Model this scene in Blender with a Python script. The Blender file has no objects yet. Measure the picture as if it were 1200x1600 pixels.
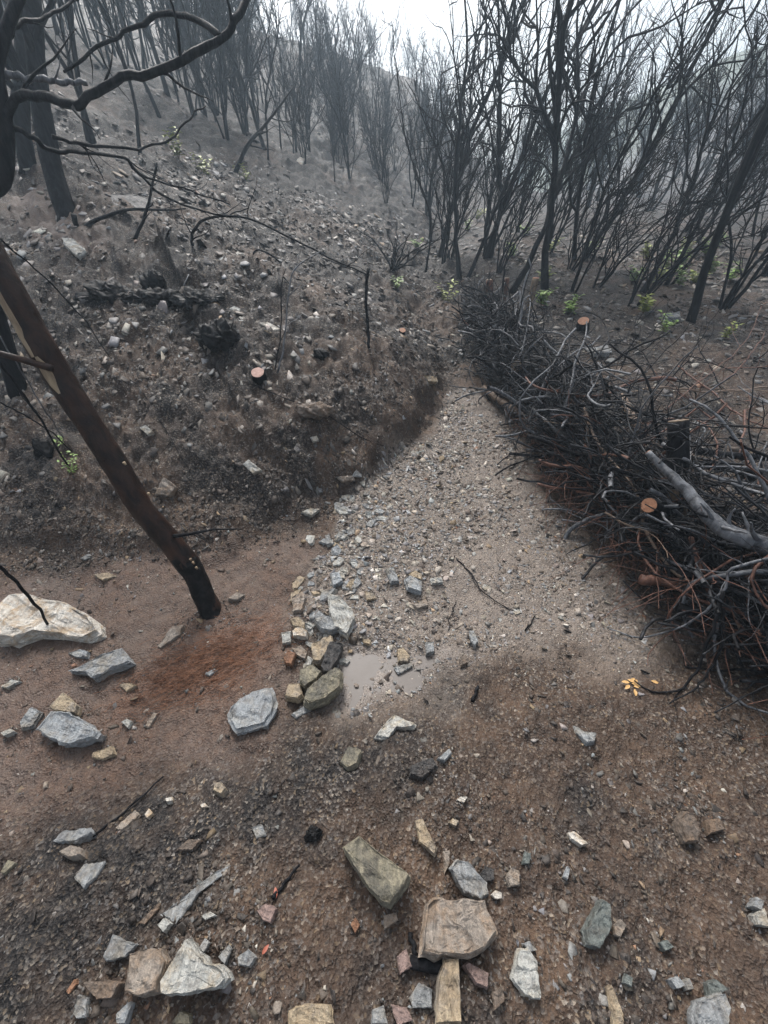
import bpy, bmesh, math, random
import numpy as np
from mathutils import Vector

R = math.radians
scene = bpy.context.scene
COL = scene.collection
rng = np.random.default_rng(7)
random.seed(7)

# ------------------------------------------------------------------ camera
CAM_Z, PITCH, FPX = 1.55, R(39.0), 600.0
cam_d = bpy.data.cameras.new('camera')
cam = bpy.data.objects.new('camera', cam_d); COL.objects.link(cam)
cam.location = (0, 0, CAM_Z)
cam.rotation_euler = (math.pi / 2 - PITCH, 0, 0)
cam_d.sensor_fit = 'VERTICAL'; cam_d.sensor_height = 32.0; cam_d.sensor_width = 24.0
cam_d.lens = 32.0 * FPX / 1600.0
cam_d.clip_start = 0.02; cam_d.clip_end = 600
scene.camera = cam

# ------------------------------------------------------------------ light
SUN_EL, SUN_AZ = R(52), R(-14)
world = bpy.data.worlds.new('World'); scene.world = world; world.use_nodes = True
wn = world.node_tree; wn.nodes.clear()
sky = wn.nodes.new('ShaderNodeTexSky'); sky.sky_type = 'NISHITA'; sky.sun_disc = False
sky.sun_elevation = SUN_EL; sky.sun_rotation = SUN_AZ
sky.dust_density = 6.0; sky.air_density = 1.0; sky.ozone_density = 1.0
hsv = wn.nodes.new('ShaderNodeHueSaturation'); hsv.inputs['Saturation'].default_value = 0.42
bg = wn.nodes.new('ShaderNodeBackground'); bg.inputs['Strength'].default_value = 0.105
wo = wn.nodes.new('ShaderNodeOutputWorld')
wn.links.new(sky.outputs[0], hsv.inputs['Color']); wn.links.new(hsv.outputs[0], bg.inputs['Color'])
wn.links.new(bg.outputs[0], wo.inputs['Surface'])
sun_d = bpy.data.lights.new('sun', 'SUN'); sun_d.energy = 1.5; sun_d.angle = R(14); sun_d.color = (1.0, 0.985, 0.96)
sun = bpy.data.objects.new('sun', sun_d); COL.objects.link(sun)
sdir = Vector((math.sin(SUN_AZ) * math.cos(SUN_EL), math.cos(SUN_AZ) * math.cos(SUN_EL), math.sin(SUN_EL)))
sun.rotation_euler = sdir.to_track_quat('Z', 'Y').to_euler()
sun.location = (0, 0, 30)
scene.view_settings.view_transform = 'Standard'; scene.view_settings.look = 'None'
scene.view_settings.exposure = 1.18; scene.view_settings.gamma = 1.0
scene.render.engine = 'CYCLES'
scene.cycles.use_denoising = True
try: scene.cycles.denoiser = 'OPENIMAGEDENOISE'
except Exception: pass
scene.cycles.max_bounces = 6; scene.cycles.diffuse_bounces = 3; scene.cycles.volume_bounces = 1
scene.cycles.volume_step_rate = 1.0

HAZE_DENSITY = 0.0075

# ------------------------------------------------------------------ noise (numpy)
def _hash(ix, iy, seed):
    h = (ix * 374761393 + iy * 668265263 + seed * 1274126177) & 0xFFFFFFFF
    h = ((h ^ (h >> 13)) * 1274126177) & 0xFFFFFFFF
    h = h ^ (h >> 16)
    return (h & 0xFFFF) / 65535.0
def vnoise(x, y, seed=0):
    x = np.asarray(x, float); y = np.asarray(y, float)
    ix = np.floor(x).astype(np.int64); iy = np.floor(y).astype(np.int64)
    fx = x - ix; fy = y - iy
    fx = fx * fx * fx * (fx * (fx * 6 - 15) + 10); fy = fy * fy * fy * (fy * (fy * 6 - 15) + 10)
    a = _hash(ix, iy, seed); b = _hash(ix + 1, iy, seed); c = _hash(ix, iy + 1, seed); d = _hash(ix + 1, iy + 1, seed)
    return (a + (b - a) * fx) * (1 - fy) + (c + (d - c) * fx) * fy
def fbm(x, y, seed=0, octs=3, lac=2.07, gain=0.5):
    s = 0; amp = 1; tot = 0
    for k in range(octs):
        cs, sn = math.cos(0.6 * k + .3), math.sin(0.6 * k + .3)
        s = s + amp * vnoise(x * cs - y * sn + 17.3 * k, x * sn + y * cs - 9.1 * k, seed + 31 * k)
        tot += amp; amp *= gain; x = x * lac; y = y * lac
    return s / tot
def sstep(a, b, x):
    t = np.clip((x - a) / (b - a), 0, 1); return t * t * (3 - 2 * t)

# ------------------------------------------------------------------ terrain
BANK = np.array([(-80, 1.0, .04), (-6, 1.55, .05), (-3, 1.45, .08), (-1.9, 1.42, .10), (-.9, 1.5, .09), (-.5, 1.66, .11),
                 (-.22, 1.95, .17), (.05, 2.34, .25), (.44, 2.92, .24), (.56, 3.3, .12), (.52, 4.2, .05), (.5, 6, .02),
                 (1.5, 12, 0), (4, 20, 0), (8, 30, 0), (12, 100, 0)])
def bank_dist(x, y):
    """signed distance to the foot of the left bank (positive = on the hillside) and bank height there"""
    best = np.full(np.shape(x), 1e9); sgn = np.ones(np.shape(x)); hh = np.zeros(np.shape(x))
    for (ax, ay, ah), (bx, by, bh) in zip(BANK[:-1], BANK[1:]):
        dx, dy = bx - ax, by - ay; L2 = dx * dx + dy * dy
        t = np.clip(((x - ax) * dx + (y - ay) * dy) / L2, 0, 1)
        qx, qy = x - (ax + t * dx), y - (ay + t * dy)
        d2 = qx * qx + qy * qy
        m = d2 < best
        best = np.where(m, d2, best); sgn = np.where(m, np.where(dx * qy - dy * qx > 0, 1, -1), sgn)
        hh = np.where(m, ah + (bh - ah) * t, hh)
    return np.sqrt(best) * sgn, hh
RIDGE_X = np.array([-80, -30, -12, -5.8, -2.3, 1.3, 3.4, 7, 14, 18, 25, 40, 80])
RIDGE_Z = np.array([11, 10, 8.4, 7.2, 6.6, 5.9, 3.7, 1.8, 2.2, 4.2, 6.4, 7.5, 7.5])
FAR_X = np.array([-80, -10, 0, 8, 16, 23, 29, 45, 80])
FAR_Z = np.array([9, 7, 4, 1.5, 2.5, 8.4, 11.0, 12, 11])
def softplus(t, k): return np.log1p(np.exp(np.clip(t / k, -40, 40))) * k
def pile_edge(y):
    return np.interp(y, [-2, .3, .7, 1.0, 2.05, 3.4, 4.6, 6], [2.3, 1.72, 1.52, 1.30, 1.04, .86, .86, 1.0])
def base_height(x, y):
    x = np.asarray(x, float); y = np.asarray(y, float)
    d, bh = bank_dist(x, y)
    S = .13 * softplus(np.minimum(y, 12 + .0 * y) - 1.0, .25)
    wob = (vnoise(x * 2.2, y * 2.2, 5) - .5) * .22 + (vnoise(x * 6, y * 6, 6) - .5) * .13 + (vnoise(x * 17, y * 17, 8) - .5) * .06
    dd = d + wob * np.clip(1 - np.abs(d) / 1.2, 0, 1)
    bank = bh * (.55 * sstep(-.03, .13, dd) + .45 * sstep(.02, .42, dd))
    slope = 9.5 * (1 - np.exp(-np.maximum(d, 0) * .37 / 9.5)) * (1 + .12 * sstep(2, 8, d))
    pe = pile_edge(y)
    right = .12 * sstep(0, .6, x - pe) * sstep(-1, .5, y) * (1 - sstep(7, 12, y)) + .05 * np.clip(x - pe - .8, 0, 3) * sstep(-1, 1, y) * (1 - sstep(6, 12, y))
    yf = np.interp(x, [-4, -1.23, -.25, 1.11, 3], [0.0, .32, .70, .92, .8])
    fore = .06 * sstep(0, .3, yf - y)
    chan = -.03 * sstep(.5, .0, np.abs(x - np.interp(y, [.6, 2, 3.5], [.3, .55, .72]))) * sstep(.6, 1.2, y) * sstep(4.5, 3.2, y)
    near = S + bank + slope + right + fore + chan
    k = sstep(11, 28, y); rz = np.interp(x, RIDGE_X, RIDGE_Z)
    h = near * (1 - k) + rz * k
    k2 = sstep(30, 48, y); fz = np.interp(x, FAR_X, FAR_Z)
    h = h * (1 - k2) + fz * k2
    return h
# ray helpers: camera axes in the world
_f = np.array([0, math.cos(PITCH), -math.sin(PITCH)]); _u = np.array([0, math.sin(PITCH), math.cos(PITCH)]); _r = np.array([1., 0, 0])
EYE = np.array([0, 0, CAM_Z])
def ray(px, py):
    return _r * ((px - 600) / FPX) - _u * ((py - 800) / FPX) + _f
def at(px, py, d): return EYE + ray(px, py) * d
_D = np.concatenate([np.linspace(.5, 12, 900), np.linspace(12.05, 70, 900)])
_cache = {}
def G(px, py):
    """where on the terrain a direction from the standing point lands"""
    k = (px, py)
    if k in _cache: return _cache[k].copy()
    r = ray(px, py); P = EYE[None] + _D[:, None] * r[None]
    below = P[:, 2] < base_height(P[:, 0], P[:, 1])
    i = int(np.argmax(below)) if below.any() else len(_D) - 1
    p = P[i]
    if i > 0:
        a, b = _D[i - 1], _D[i]
        for _ in range(18):
            m = .5 * (a + b); q = EYE + r * m
            if q[2] < float(base_height(q[0], q[1])): b = m
            else: a = m
        p = EYE + r * b
    _cache[k] = p
    return p.copy()
def GD(px, py):
    return float((G(px, py) - EYE) @ _f)
def poly_world(pp): return np.array([G(*p)[:2] for p in pp])
def poly_sdf(x, y, P):
    best = np.full(x.shape, 1e9); inside = np.zeros(x.shape, bool)
    n = len(P)
    for i in range(n):
        ax, ay = P[i]; bx, by = P[(i + 1) % n]
        dx, dy = bx - ax, by - ay
        t = np.clip(((x - ax) * dx + (y - ay) * dy) / (dx * dx + dy * dy + 1e-12), 0, 1)
        best = np.minimum(best, (x - ax - t * dx) ** 2 + (y - ay - t * dy) ** 2)
        c = ((ay > y) != (by > y)) & (x < (bx - ax) * (y - ay) / (by - ay + 1e-12) + ax)
        inside ^= c
    return np.sqrt(best) * np.where(inside, -1, 1)
Z_CHAN = poly_world([(700, 612), (748, 606), (800, 680), (860, 780), (940, 880), (1010, 960), (940, 1012), (800, 1040), (700, 1075), (620, 1100),
                     (545, 1105), (520, 1060), (525, 1000), (455, 960), (470, 890), (520, 850), (545, 770), (610, 715), (670, 672)])
Z_MUD = poly_world([(-150, 920), (0, 905), (150, 885), (330, 872), (450, 838), (520, 850), (460, 940), (450, 1020), (500, 1085), (400, 1145), (250, 1195), (120, 1245), (0, 1290), (-200, 1370)])
Z_PUD = poly_world([(540, 1020), (600, 1010), (700, 1000), (750, 1000), (760, 1020), (690, 1045), (620, 1085), (545, 1095), (530, 1060)])
PUD_C = Z_PUD.mean(0); PUD_Z = float(base_height(PUD_C[0], PUD_C[1])) - .022
Z_RUST = poly_world([(250, 1040), (330, 990), (420, 960), (430, 1010), (380, 1060), (290, 1080), (220, 1090)])
Z_DARK = poly_world([(0, 1330), (130, 1255), (300, 1195), (430, 1140), (560, 1125), (700, 1170), (620, 1240), (480, 1290), (330, 1360), (100, 1600), (0, 1600)])
Z_PALE = poly_world([(15, 290), (50, 275), (100, 330), (140, 385), (110, 395), (60, 350), (20, 330)])
def masks(x, y):
    w = (fbm(x * 3.1, y * 3.1, 50, 3) - .5)
    lo = sstep(1.35, .95, y); chan = sstep(.05 + .12 * lo, -.04 - .08 * lo, poly_sdf(x, y, Z_CHAN) + w * (.22 + .35 * lo))
    mud = sstep(.12, -.08, poly_sdf(x, y, Z_MUD) + w * .25)
    pud = sstep(.07, -.03, poly_sdf(x, y, Z_PUD) + w * .22)
    rust = sstep(.15, -.10, poly_sdf(x, y, Z_RUST) + w * .3)
    dark = sstep(.18, -.12, poly_sdf(x, y, Z_DARK) + w * .45)
    pale = sstep(.18, -.1, poly_sdf(x, y, Z_PALE) + w * .3)
    return chan, mud, pud, rust, dark, pale
def full_height(x, y):
    x = np.asarray(x, float); y = np.asarray(y, float)
    h = base_height(x, y)
    d, _ = bank_dist(x, y)
    chan, mud, pud, rust, dark, pale = masks(x, y)
    smooth = np.clip(chan * .60 + mud * .12, 0, .60); smooth = np.maximum(smooth, pud * .82)
    hill = np.maximum(sstep(-.05, .4, d), sstep(3.3, 4.2, y) * (x < pile_edge(y) + .1))
    r = np.sqrt(x * x + (y + 1.2) ** 2)
    fade = np.clip(1.5 - r / 30, .3, 1)
    rough = (1 - smooth) * (.55 + .75 * hill)
    n1 = fbm(x * 2.6, y * 2.6, 11, 2) - .5
    n2 = fbm(x * 9, y * 9, 12, 3) - .5
    n3 = fbm(x * 34, y * 34, 13, 3) - .5
    n4 = fbm(x * 95, y * 95, 14, 2) - .5
    ridg = np.abs(fbm(x * 5, y * 5, 15, 3) - .5)
    h = h + rough * (.11 * n1 + .070 * n2 + .036 * n3 * np.clip(1 - (r - 4) / 6, .25, 1) + .019 * n4 * np.clip(1 - (r - 2.2) / 2.5, 0, 1) - .05 * (ridg < .02) * 0) * fade + .10 * hill * ridg * (1 - smooth)
    h = h + .20 * (fbm(x * .9, y * .9, 17, 2) - .5) * sstep(.5, 2.5, d)
    pl = PUD_Z - .003 + .030 * (fbm(x * 9, y * 9, 23, 4) - .44)
    h = h * (1 - pud) + pl * pud
    return h

# ------------------------------------------------------------------ object helpers
def tag(o, label=None, cat=None, group=None, kind=None):
    if label: o['label'] = label
    if cat: o['category'] = cat
    if group: o['group'] = group
    if kind: o['kind'] = kind
    return o
def empty(name, loc, label, cat, group=None):
    o = bpy.data.objects.new(name, None); COL.objects.link(o); o.location = [float(v) for v in loc]
    o.empty_display_size = .05
    return tag(o, label, cat, group)
def mesh_from(name, V, F, mat, smooth=False, attrs=None):
    """V (n,3); F list of index tuples or an (m,k) array"""
    me = bpy.data.meshes.new(name)
    V = np.asarray(V, np.float32)
    if isinstance(F, np.ndarray):
        m, k = F.shape
        me.vertices.add(len(V)); me.vertices.foreach_set('co', V.ravel())
        me.loops.add(m * k); me.loops.foreach_set('vertex_index', F.astype(np.int32).ravel())
        me.polygons.add(m); me.polygons.foreach_set('loop_start', np.arange(0, m * k, k, dtype=np.int32))
        try: me.polygons.foreach_set('loop_total', np.full(m, k, np.int32))
        except Exception: pass
        me.update(calc_edges=True)
    else:
        me.from_pydata(V.tolist(), [], [tuple(int(i) for i in f) for f in F])
    if smooth: me.polygons.foreach_set('use_smooth', np.ones(len(me.polygons), bool))
    for an, data in (attrs or {}).items():
        a = me.color_attributes.new(an, 'FLOAT_COLOR', 'POINT'); a.data.foreach_set('color', np.asarray(data, np.float32).ravel())
    if mat: me.materials.append(mat)
    me.validate(); me.update()
    return me
def link(name, me, parent=None, loc=None):
    o = bpy.data.objects.new(name, me); COL.objects.link(o)
    if parent: o.parent = parent
    if loc is not None: o.location = [float(v) for v in loc]
    return o
class MB:
    def __init__(s): s.V = []; s.F = []; s.n = 0
    def add(s, V, F):
        s.V.append(np.asarray(V, float)); F = np.asarray(F, np.int64) + s.n; s.F.append(F); s.n += len(V)
    def quads(s): return np.concatenate(s.V), np.concatenate(s.F)
    def build(s, name, mat, parent=None, origin=None, smooth=True):
        V, F = s.quads()
        if origin is not None: V = V - np.asarray(origin)[None]
        return link(name, mesh_from(name, V, F, mat, smooth), parent)
def catmull(P, n):
    P = np.asarray(P, float)
    if len(P) == 2: 
        t = np.linspace(0, 1, n)[:, None]; return P[0] * (1 - t) + P[1] * t
    Q = np.concatenate([[2 * P[0] - P[1]], P, [2 * P[-1] - P[-2]]])
    out = []
    for s in np.linspace(0, len(P) - 1 - 1e-9, n):
        i = int(s); t = s - i
        a, b, c, d = Q[i], Q[i + 1], Q[i + 2], Q[i + 3]
        out.append(.5 * (2 * b + (c - a) * t + (2 * a - 5 * b + 4 * c - d) * t * t + (3 * b - a - 3 * c + d) * t ** 3))
    return np.array(out)
def tube(P, rad, sides=5, cap=True, lump=0.0, rs=None):
    """quads of a tapered tube along P; degenerate quads close the ends"""
    P = np.asarray(P, float); n = len(P); rad = np.broadcast_to(np.asarray(rad, float), (n,))
    T = np.gradient(P, axis=0); T /= np.linalg.norm(T, axis=1)[:, None] + 1e-12
    m = P[-1] - P[0]; ref = np.eye(3)[int(np.argmin(np.abs(m)))]
    A = np.cross(T, ref); A /= np.linalg.norm(A, axis=1)[:, None] + 1e-12; B = np.cross(T, A)
    a = np.arange(sides) * 2 * math.pi / sides
    rr = rad[:, None] * np.ones((n, sides))
    if lump:
        q = (rs or rng).standard_normal((n, sides)); 
        for _ in range(2): q = (q + np.roll(q, 1, 1)) * .6; q[1:] = (q[1:] + q[:-1]) * .62
        rr = rr * (1 + lump * q)
    V = P[:, None] + rr[..., None] * (np.cos(a)[None, :, None] * A[:, None] + np.sin(a)[None, :, None] * B[:, None])
    V = V.reshape(-1, 3)
    i = np.arange(n - 1)[:, None] * sides; j = np.arange(sides)[None]; jn = (j + 1) % sides
    F = np.stack([i + j, i + jn, i + sides + jn, i + sides + j], -1).reshape(-1, 4)
    if cap:
        c0 = len(V); V = np.concatenate([V, [P[0], P[-1]]])
        ex = []
        for k in range(0, sides, 2):
            k1, k2 = (k + 1) % sides, (k + 2) % sides
            if k + 1 < sides:
                if k + 2 <= sides: ex.append((c0, k2, k1, k)); ex.append((c0 + 1, (n - 1) * sides + k, (n - 1) * sides + k1, (n - 1) * sides + k2))
        if sides % 2 == 0: F = np.concatenate([F, np.array(ex)])
    return V, F

# ------------------------------------------------------------------ materials
def new_mat(name):
    m = bpy.data.materials.new(name); m.use_nodes = True
    nt = m.node_tree; nt.nodes.clear()
    out = nt.nodes.new('ShaderNodeOutputMaterial'); b = nt.nodes.new('ShaderNodeBsdfPrincipled')
    nt.links.new(b.outputs[0], out.inputs['Surface'])
    return m, nt, b
def N(nt, t, **kw):
    n = nt.nodes.new(t)
    for k, v in kw.items():
        if hasattr(n, k): setattr(n, k, v)
        else: n.inputs[k].default_value = v
    return n
def noise(nt, co, scale, detail=3, rough=.6, dist=0):
    n = N(nt, 'ShaderNodeTexNoise'); n.inputs['Scale'].default_value = scale; n.inputs['Detail'].default_value = detail
    n.inputs['Roughness'].default_value = rough; n.inputs['Distortion'].default_value = dist
    nt.links.new(co, n.inputs['Vector']); return n.outputs['Fac']
def ramp(nt, fac, stops):
    n = nt.nodes.new('ShaderNodeValToRGB'); e = n.color_ramp.elements
    while len(e) < len(stops): e.new(.5)
    for el, (p, c) in zip(e, stops):
        el.position = p; el.color = (c, c, c, 1) if not hasattr(c, '__len__') else (*c, 1)
    nt.links.new(fac, n.inputs[0]); return n.outputs[0]
def mix(nt, fac, a, b, typ='MIX'):
    n = nt.nodes.new('ShaderNodeMix'); n.data_type = 'RGBA'; n.blend_type = typ
    for s, v in ((0, fac), (6, a), (7, b)):
        if isinstance(v, (int, float)): n.inputs[s].default_value = v
        elif isinstance(v, tuple): n.inputs[s].default_value = (*v, 1)
        else: nt.links.new(v, n.inputs[s])
    return n.outputs[2]
def math_(nt, op, a, b=0.0):
    n = nt.nodes.new('ShaderNodeMath'); n.operation = op
    for i, v in enumerate((a, b)):
        if isinstance(v, (int, float)): n.inputs[i].default_value = v
        else: nt.links.new(v, n.inputs[i])
    return n.outputs[0]
def bump(nt, h, strength, dist, bsdf):
    n = nt.nodes.new('ShaderNodeBump'); n.inputs['Strength'].default_value = strength; n.inputs['Distance'].default_value = dist
    nt.links.new(h, n.inputs['Height']); nt.links.new(n.outputs[0], bsdf.inputs['Normal']); return n
def coords(nt): return N(nt, 'ShaderNodeTexCoord').outputs['Object']
def mapped(nt, co, scale):
    n = nt.nodes.new('ShaderNodeMapping'); n.inputs['Scale'].default_value = scale; nt.links.new(co, n.inputs[0]); return n.outputs[0]

def ground_material():
    m, nt, b = new_mat('burnt_soil'); co = coords(nt)
    a1 = N(nt, 'ShaderNodeVertexColor', layer_name='zone'); a2 = N(nt, 'ShaderNodeVertexColor', layer_name='zone_b')
    s1 = nt.nodes.new('ShaderNodeSeparateColor'); nt.links.new(a1.outputs[0], s1.inputs[0])
    s2 = nt.nodes.new('ShaderNodeSeparateColor'); nt.links.new(a2.outputs[0], s2.inputs[0])
    chan, mud, char = s1.outputs[0], s1.outputs[1], s1.outputs[2]
    wet, rust, green = s2.outputs[0], s2.outputs[1], s2.outputs[2]
    nA = noise(nt, co, 4.0, 6, .65); nB = noise(nt, co, 26, 5, .7); nC = noise(nt, co, 130, 3, .7)
    soil = mix(nt, ramp(nt, nB, [(.3, 0.), (.7, 1.)]), (.032, .022, .017), (.086, .058, .042))
    soil = mix(nt, ramp(nt, nA, [(.45, 0.), (.72, 1.)]), soil, (.112, .072, .048))
    blk = mix(nt, ramp(nt, nC, [(.35, 0.), (.7, 1.)]), (.008, .0075, .008), (.034, .030, .028))
    blk = mix(nt, ramp(nt, nB, [(.55, 0.), (.75, .5)]), blk, (.075, .062, .054))
    col = mix(nt, char, soil, blk)
    mudc = mix(nt, ramp(nt, nB, [(.3, 0.), (.7, 1.)]), (.050, .026, .016), (.130, .072, .044))
    mudc = mix(nt, ramp(nt, nA, [(.4, 0.), (.65, .7)]), mudc, (.095, .070, .056))
    col = mix(nt, math_(nt, 'MULTIPLY', mud, .85), col, mudc)
    sand = mix(nt, ramp(nt, nB, [(.3, 0.), (.7, 1.)]), (.118, .092, .074), (.225, .185, .152))
    sand = mix(nt, math_(nt, 'MULTIPLY', wet, .6), sand, (.14, .12, .108))
    col = mix(nt, chan, col, sand)
    rustc = mix(nt, ramp(nt, nC, [(.3, 0.), (.7, 1.)]), (.12, .045, .022), (.27, .115, .05))
    col = mix(nt, math_(nt, 'MULTIPLY', rust, ramp(nt, nA, [(.34, 0.), (.58, .55)])), col, rustc)
    col = mix(nt, green, col, (.085, .115, .06))
    # fine grit: tiny stone chips of many colours
    vo = N(nt, 'ShaderNodeTexVoronoi'); vo.inputs['Scale'].default_value = 140; nt.links.new(co, vo.inputs['Vector'])
    sv = nt.nodes.new('ShaderNodeSeparateColor'); nt.links.new(vo.outputs['Color'], sv.inputs[0])
    chip = ramp(nt, sv.outputs[0], [(0., (.05, .045, .042)), (.4, (.14, .115, .095)), (.7, (.20, .19, .18)), (.88, (.26, .19, .12)), (1., (.42, .38, .33))])
    cm = math_(nt, 'MULTIPLY', math_(nt, 'MULTIPLY', ramp(nt, sv.outputs[1], [(.55, 0.), (.62, .75)]), math_(nt, 'SUBTRACT', 1.0, math_(nt, 'MULTIPLY', mud, .65))), math_(nt, 'SUBTRACT', 1.0, math_(nt, 'MULTIPLY', wet, .6)))
    cm = math_(nt, 'MULTIPLY', cm, ramp(nt, noise(nt, co, 7, 5, .7), [(.40, .22), (.66, .85)]))
    col = mix(nt, cm, col, chip)
    nt.links.new(col, b.inputs['Base Color'])
    ro = mix(nt, wet, mix(nt, nB, (.42, .42, .42), (.75, .75, .75)), (.24, .24, .24))
    nt.links.new(ro, b.inputs['Roughness'])
    nt.links.new(mix(nt, math_(nt, 'MAXIMUM', wet, math_(nt, 'MAXIMUM', mud, chan)), (.18, .18, .18), (.5, .5, .5)), b.inputs['Specular IOR Level'])
    h = math_(nt, 'ADD', math_(nt, 'MULTIPLY', nC, .5), math_(nt, 'MULTIPLY', vo.outputs['Distance'], .5))
    h = math_(nt, 'ADD', h, math_(nt, 'MULTIPLY', nB, 1.2))
    h = math_(nt, 'MULTIPLY', h, math_(nt, 'SUBTRACT', 1.0, math_(nt, 'MULTIPLY', wet, .9)))
    bump(nt, h, .8, .012, b)
    return m
def stone_material(name, c1, c2, stain=None, amt=.0, rough=.6):
    m, nt, b = new_mat(name); co = coords(nt)
    oi = N(nt, 'ShaderNodeObjectInfo')
    va = nt.nodes.new('ShaderNodeVectorMath'); va.operation = 'ADD'; nt.links.new(co, va.inputs[0])
    cx = nt.nodes.new('ShaderNodeCombineXYZ'); 
    for i in range(3): nt.links.new(math_(nt, 'MULTIPLY', oi.outputs['Random'], 37.0 + 11 * i), cx.inputs[i])
    nt.links.new(cx.outputs[0], va.inputs[1]); co = va.outputs[0]
    streak = noise(nt, mapped(nt, co, (70, 9, 60)), 1.0, 5, .65, .6)
    n1 = noise(nt, co, 16, 6, .7, .4); n2 = noise(nt, co, 150, 4, .7)
    col = mix(nt, ramp(nt, streak, [(.3, 0.), (.7, 1.)]), c1, c2)
    if stain: col = mix(nt, ramp(nt, n1, [(.47, 0.), (.62, amt)]), col, stain)
    dirt = ramp(nt, noise(nt, co, 22, 7, .75), [(.50, 0.), (.66, .6)])
    col = mix(nt, dirt, col, (.07, .052, .04))
    col = mix(nt, ramp(nt, n2, [(.3, .45), (.6, 0.)]), col, tuple(v * .35 for v in c1))
    nt.links.new(col, b.inputs['Base Color'])
    nt.links.new(ramp(nt, n1, [(.3, rough - .18), (.7, rough + .15)]), b.inputs['Roughness'])
    h = math_(nt, 'ADD', math_(nt, 'MULTIPLY', streak, 1.0), math_(nt, 'MULTIPLY', n2, .35))
    bump(nt, h, 1.0, .014, b)
    return m
SM = {
 'slate': stone_material('grey_slate', (.17, .176, .178), (.36, .37, .37), (.26, .21, .14), .5),
 'blue': stone_material('blue_grey_slate', (.21, .222, .23), (.40, .42, .43), (.33, .27, .19), .35),
 'pale': stone_material('pale_slate', (.32, .32, .295), (.54, .53, .49), (.36, .27, .16), .6),
 'ochre': stone_material('ochre_stone', (.27, .20, .125), (.46, .37, .25), (.2, .2, .2), .5),
 'tan': stone_material('tan_shale', (.19, .16, .132), (.37, .315, .26), (.30, .18, .09), .5),
 'brown': stone_material('brown_shale', (.09, .07, .055), (.20, .155, .12), (.24, .14, .07), .4),
 'dark': stone_material('sooty_stone', (.022, .021, .021), (.07, .065, .062), None, 0, .5),
 'white': stone_material('white_quartz', (.46, .42, .36), (.74, .70, .63), (.40, .25, .11), .75, .45),
 'olive': stone_material('olive_shale', (.13, .118, .085), (.33, .29, .20), (.05, .05, .05), .6),
 'pink': stone_material('pinkish_shale', (.20, .135, .115), (.33, .235, .205), None, 0),
 'orange': stone_material('rust_orange_stone', (.19, .09, .048), (.34, .18, .10), None, 0),
 'green': stone_material('green_grey_stone', (.085, .098, .09), (.18, .195, .18), None, 0, .5),
}
def chip_material():
    m, nt, b = new_mat('stone_chips'); co = coords(nt)
    a = N(nt, 'ShaderNodeVertexColor', layer_name='tint')
    n1 = noise(nt, co, 90, 4, .7); n2 = noise(nt, co, 300, 2, .6)
    col = mix(nt, ramp(nt, n1, [(.35, 0.), (.7, .7)]), a.outputs[0], (.09, .07, .055))
    col = mix(nt, ramp(nt, n2, [(.35, .3), (.6, 0.)]), col, (.03, .026, .024))
    nt.links.new(col, b.inputs['Base Color']); b.inputs['Roughness'].default_value = .55; b.inputs['Specular IOR Level'].default_value = .3
    bump(nt, n1, .5, .006, b)
    return m
def wood_material(name, dark, light, lo, hi, rough=.5, stretch=(40, 40, 5), patch=None, pamt=0., pscale=6):
    m, nt, b = new_mat(name); co = coords(nt)
    n1 = noise(nt, mapped(nt, co, stretch), 1.0, 5, .65, .5); n2 = noise(nt, co, 25, 5, .7)
    col = mix(nt, ramp(nt, n1, [(lo, 0.), (hi, 1.)]), dark, light)
    if patch: col = mix(nt, ramp(nt, noise(nt, co, pscale, 4, .6), [(.56, 0.), (.66, pamt)]), col, patch)
    nt.links.new(col, b.inputs['Base Color'])
    nt.links.new(ramp(nt, n2, [(.3, rough - .15), (.7, rough + .2)]), b.inputs['Roughness'])
    bump(nt, math_(nt, 'ADD', n1, n2), .7, .008, b)
    b.inputs['Specular IOR Level'].default_value = SPEC.get(name, .4)
    return m
SPEC = {'charred_bark': .12, 'scorched_twig': .12, 'burnt_brushwood': .2, 'ash_sheen_branch': .5, 'brown_singed_bark': .25, 'black_char_crust': .12}
M_CHAR = wood_material('charred_bark', (.005, .005, .006), (.026, .026, .028), .42, .75, .68)
M_ASH_SHEEN = wood_material('ash_sheen_branch', (.022, .023, .027), (.20, .207, .22), .35, .7, .5)  # light grey end holds ash and a bluish sheen painted into the colour
M_TWIG = wood_material('scorched_twig', (.006, .006, .007), (.028, .027, .029), .40, .75, .7)
M_RED = wood_material('reddish_twig', (.06, .028, .02), (.19, .09, .06), .35, .7)
M_TANB = wood_material('bare_tan_branch', (.12, .085, .06), (.28, .20, .145), .35, .7)
M_BARK = wood_material('brown_singed_bark', (.010, .007, .006), (.060, .029, .018), .38, .75, .42, (22, 22, 10), (.30, .24, .16), .0, 5)
M_POST = wood_material('weathered_post_wood', (.06, .042, .03), (.24, .175, .115), .35, .7, .65)
M_CUT = wood_material('fresh_cut_wood', (.20, .085, .045), (.40, .20, .11), .3, .7, .6, (60, 60, 60))
M_CUTP = wood_material('pale_pink_cut_wood', (.34, .19, .15), (.52, .33, .27), .3, .7, .6, (60, 60, 60))
M_PATCH = wood_material('bare_sapwood', (.16, .11, .07), (.40, .31, .20), .3, .7, .6)
M_CRUST = wood_material('black_char_crust', (.005, .005, .005), (.030, .028, .028), .42, .75, .45, (30, 30, 30))
def leaf_material(name, c1, c2, trans=.25):
    m, nt, b = new_mat(name); co = coords(nt)
    nt.links.new(mix(nt, noise(nt, co, 40, 3), c1, c2), b.inputs['Base Color']); b.inputs['Roughness'].default_value = .5
    try: b.inputs['Subsurface Weight'].default_value = 0
    except Exception: pass
    return m
M_LEAF = leaf_material('fresh_green_leaf', (.12, .22, .035), (.26, .38, .09))
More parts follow.
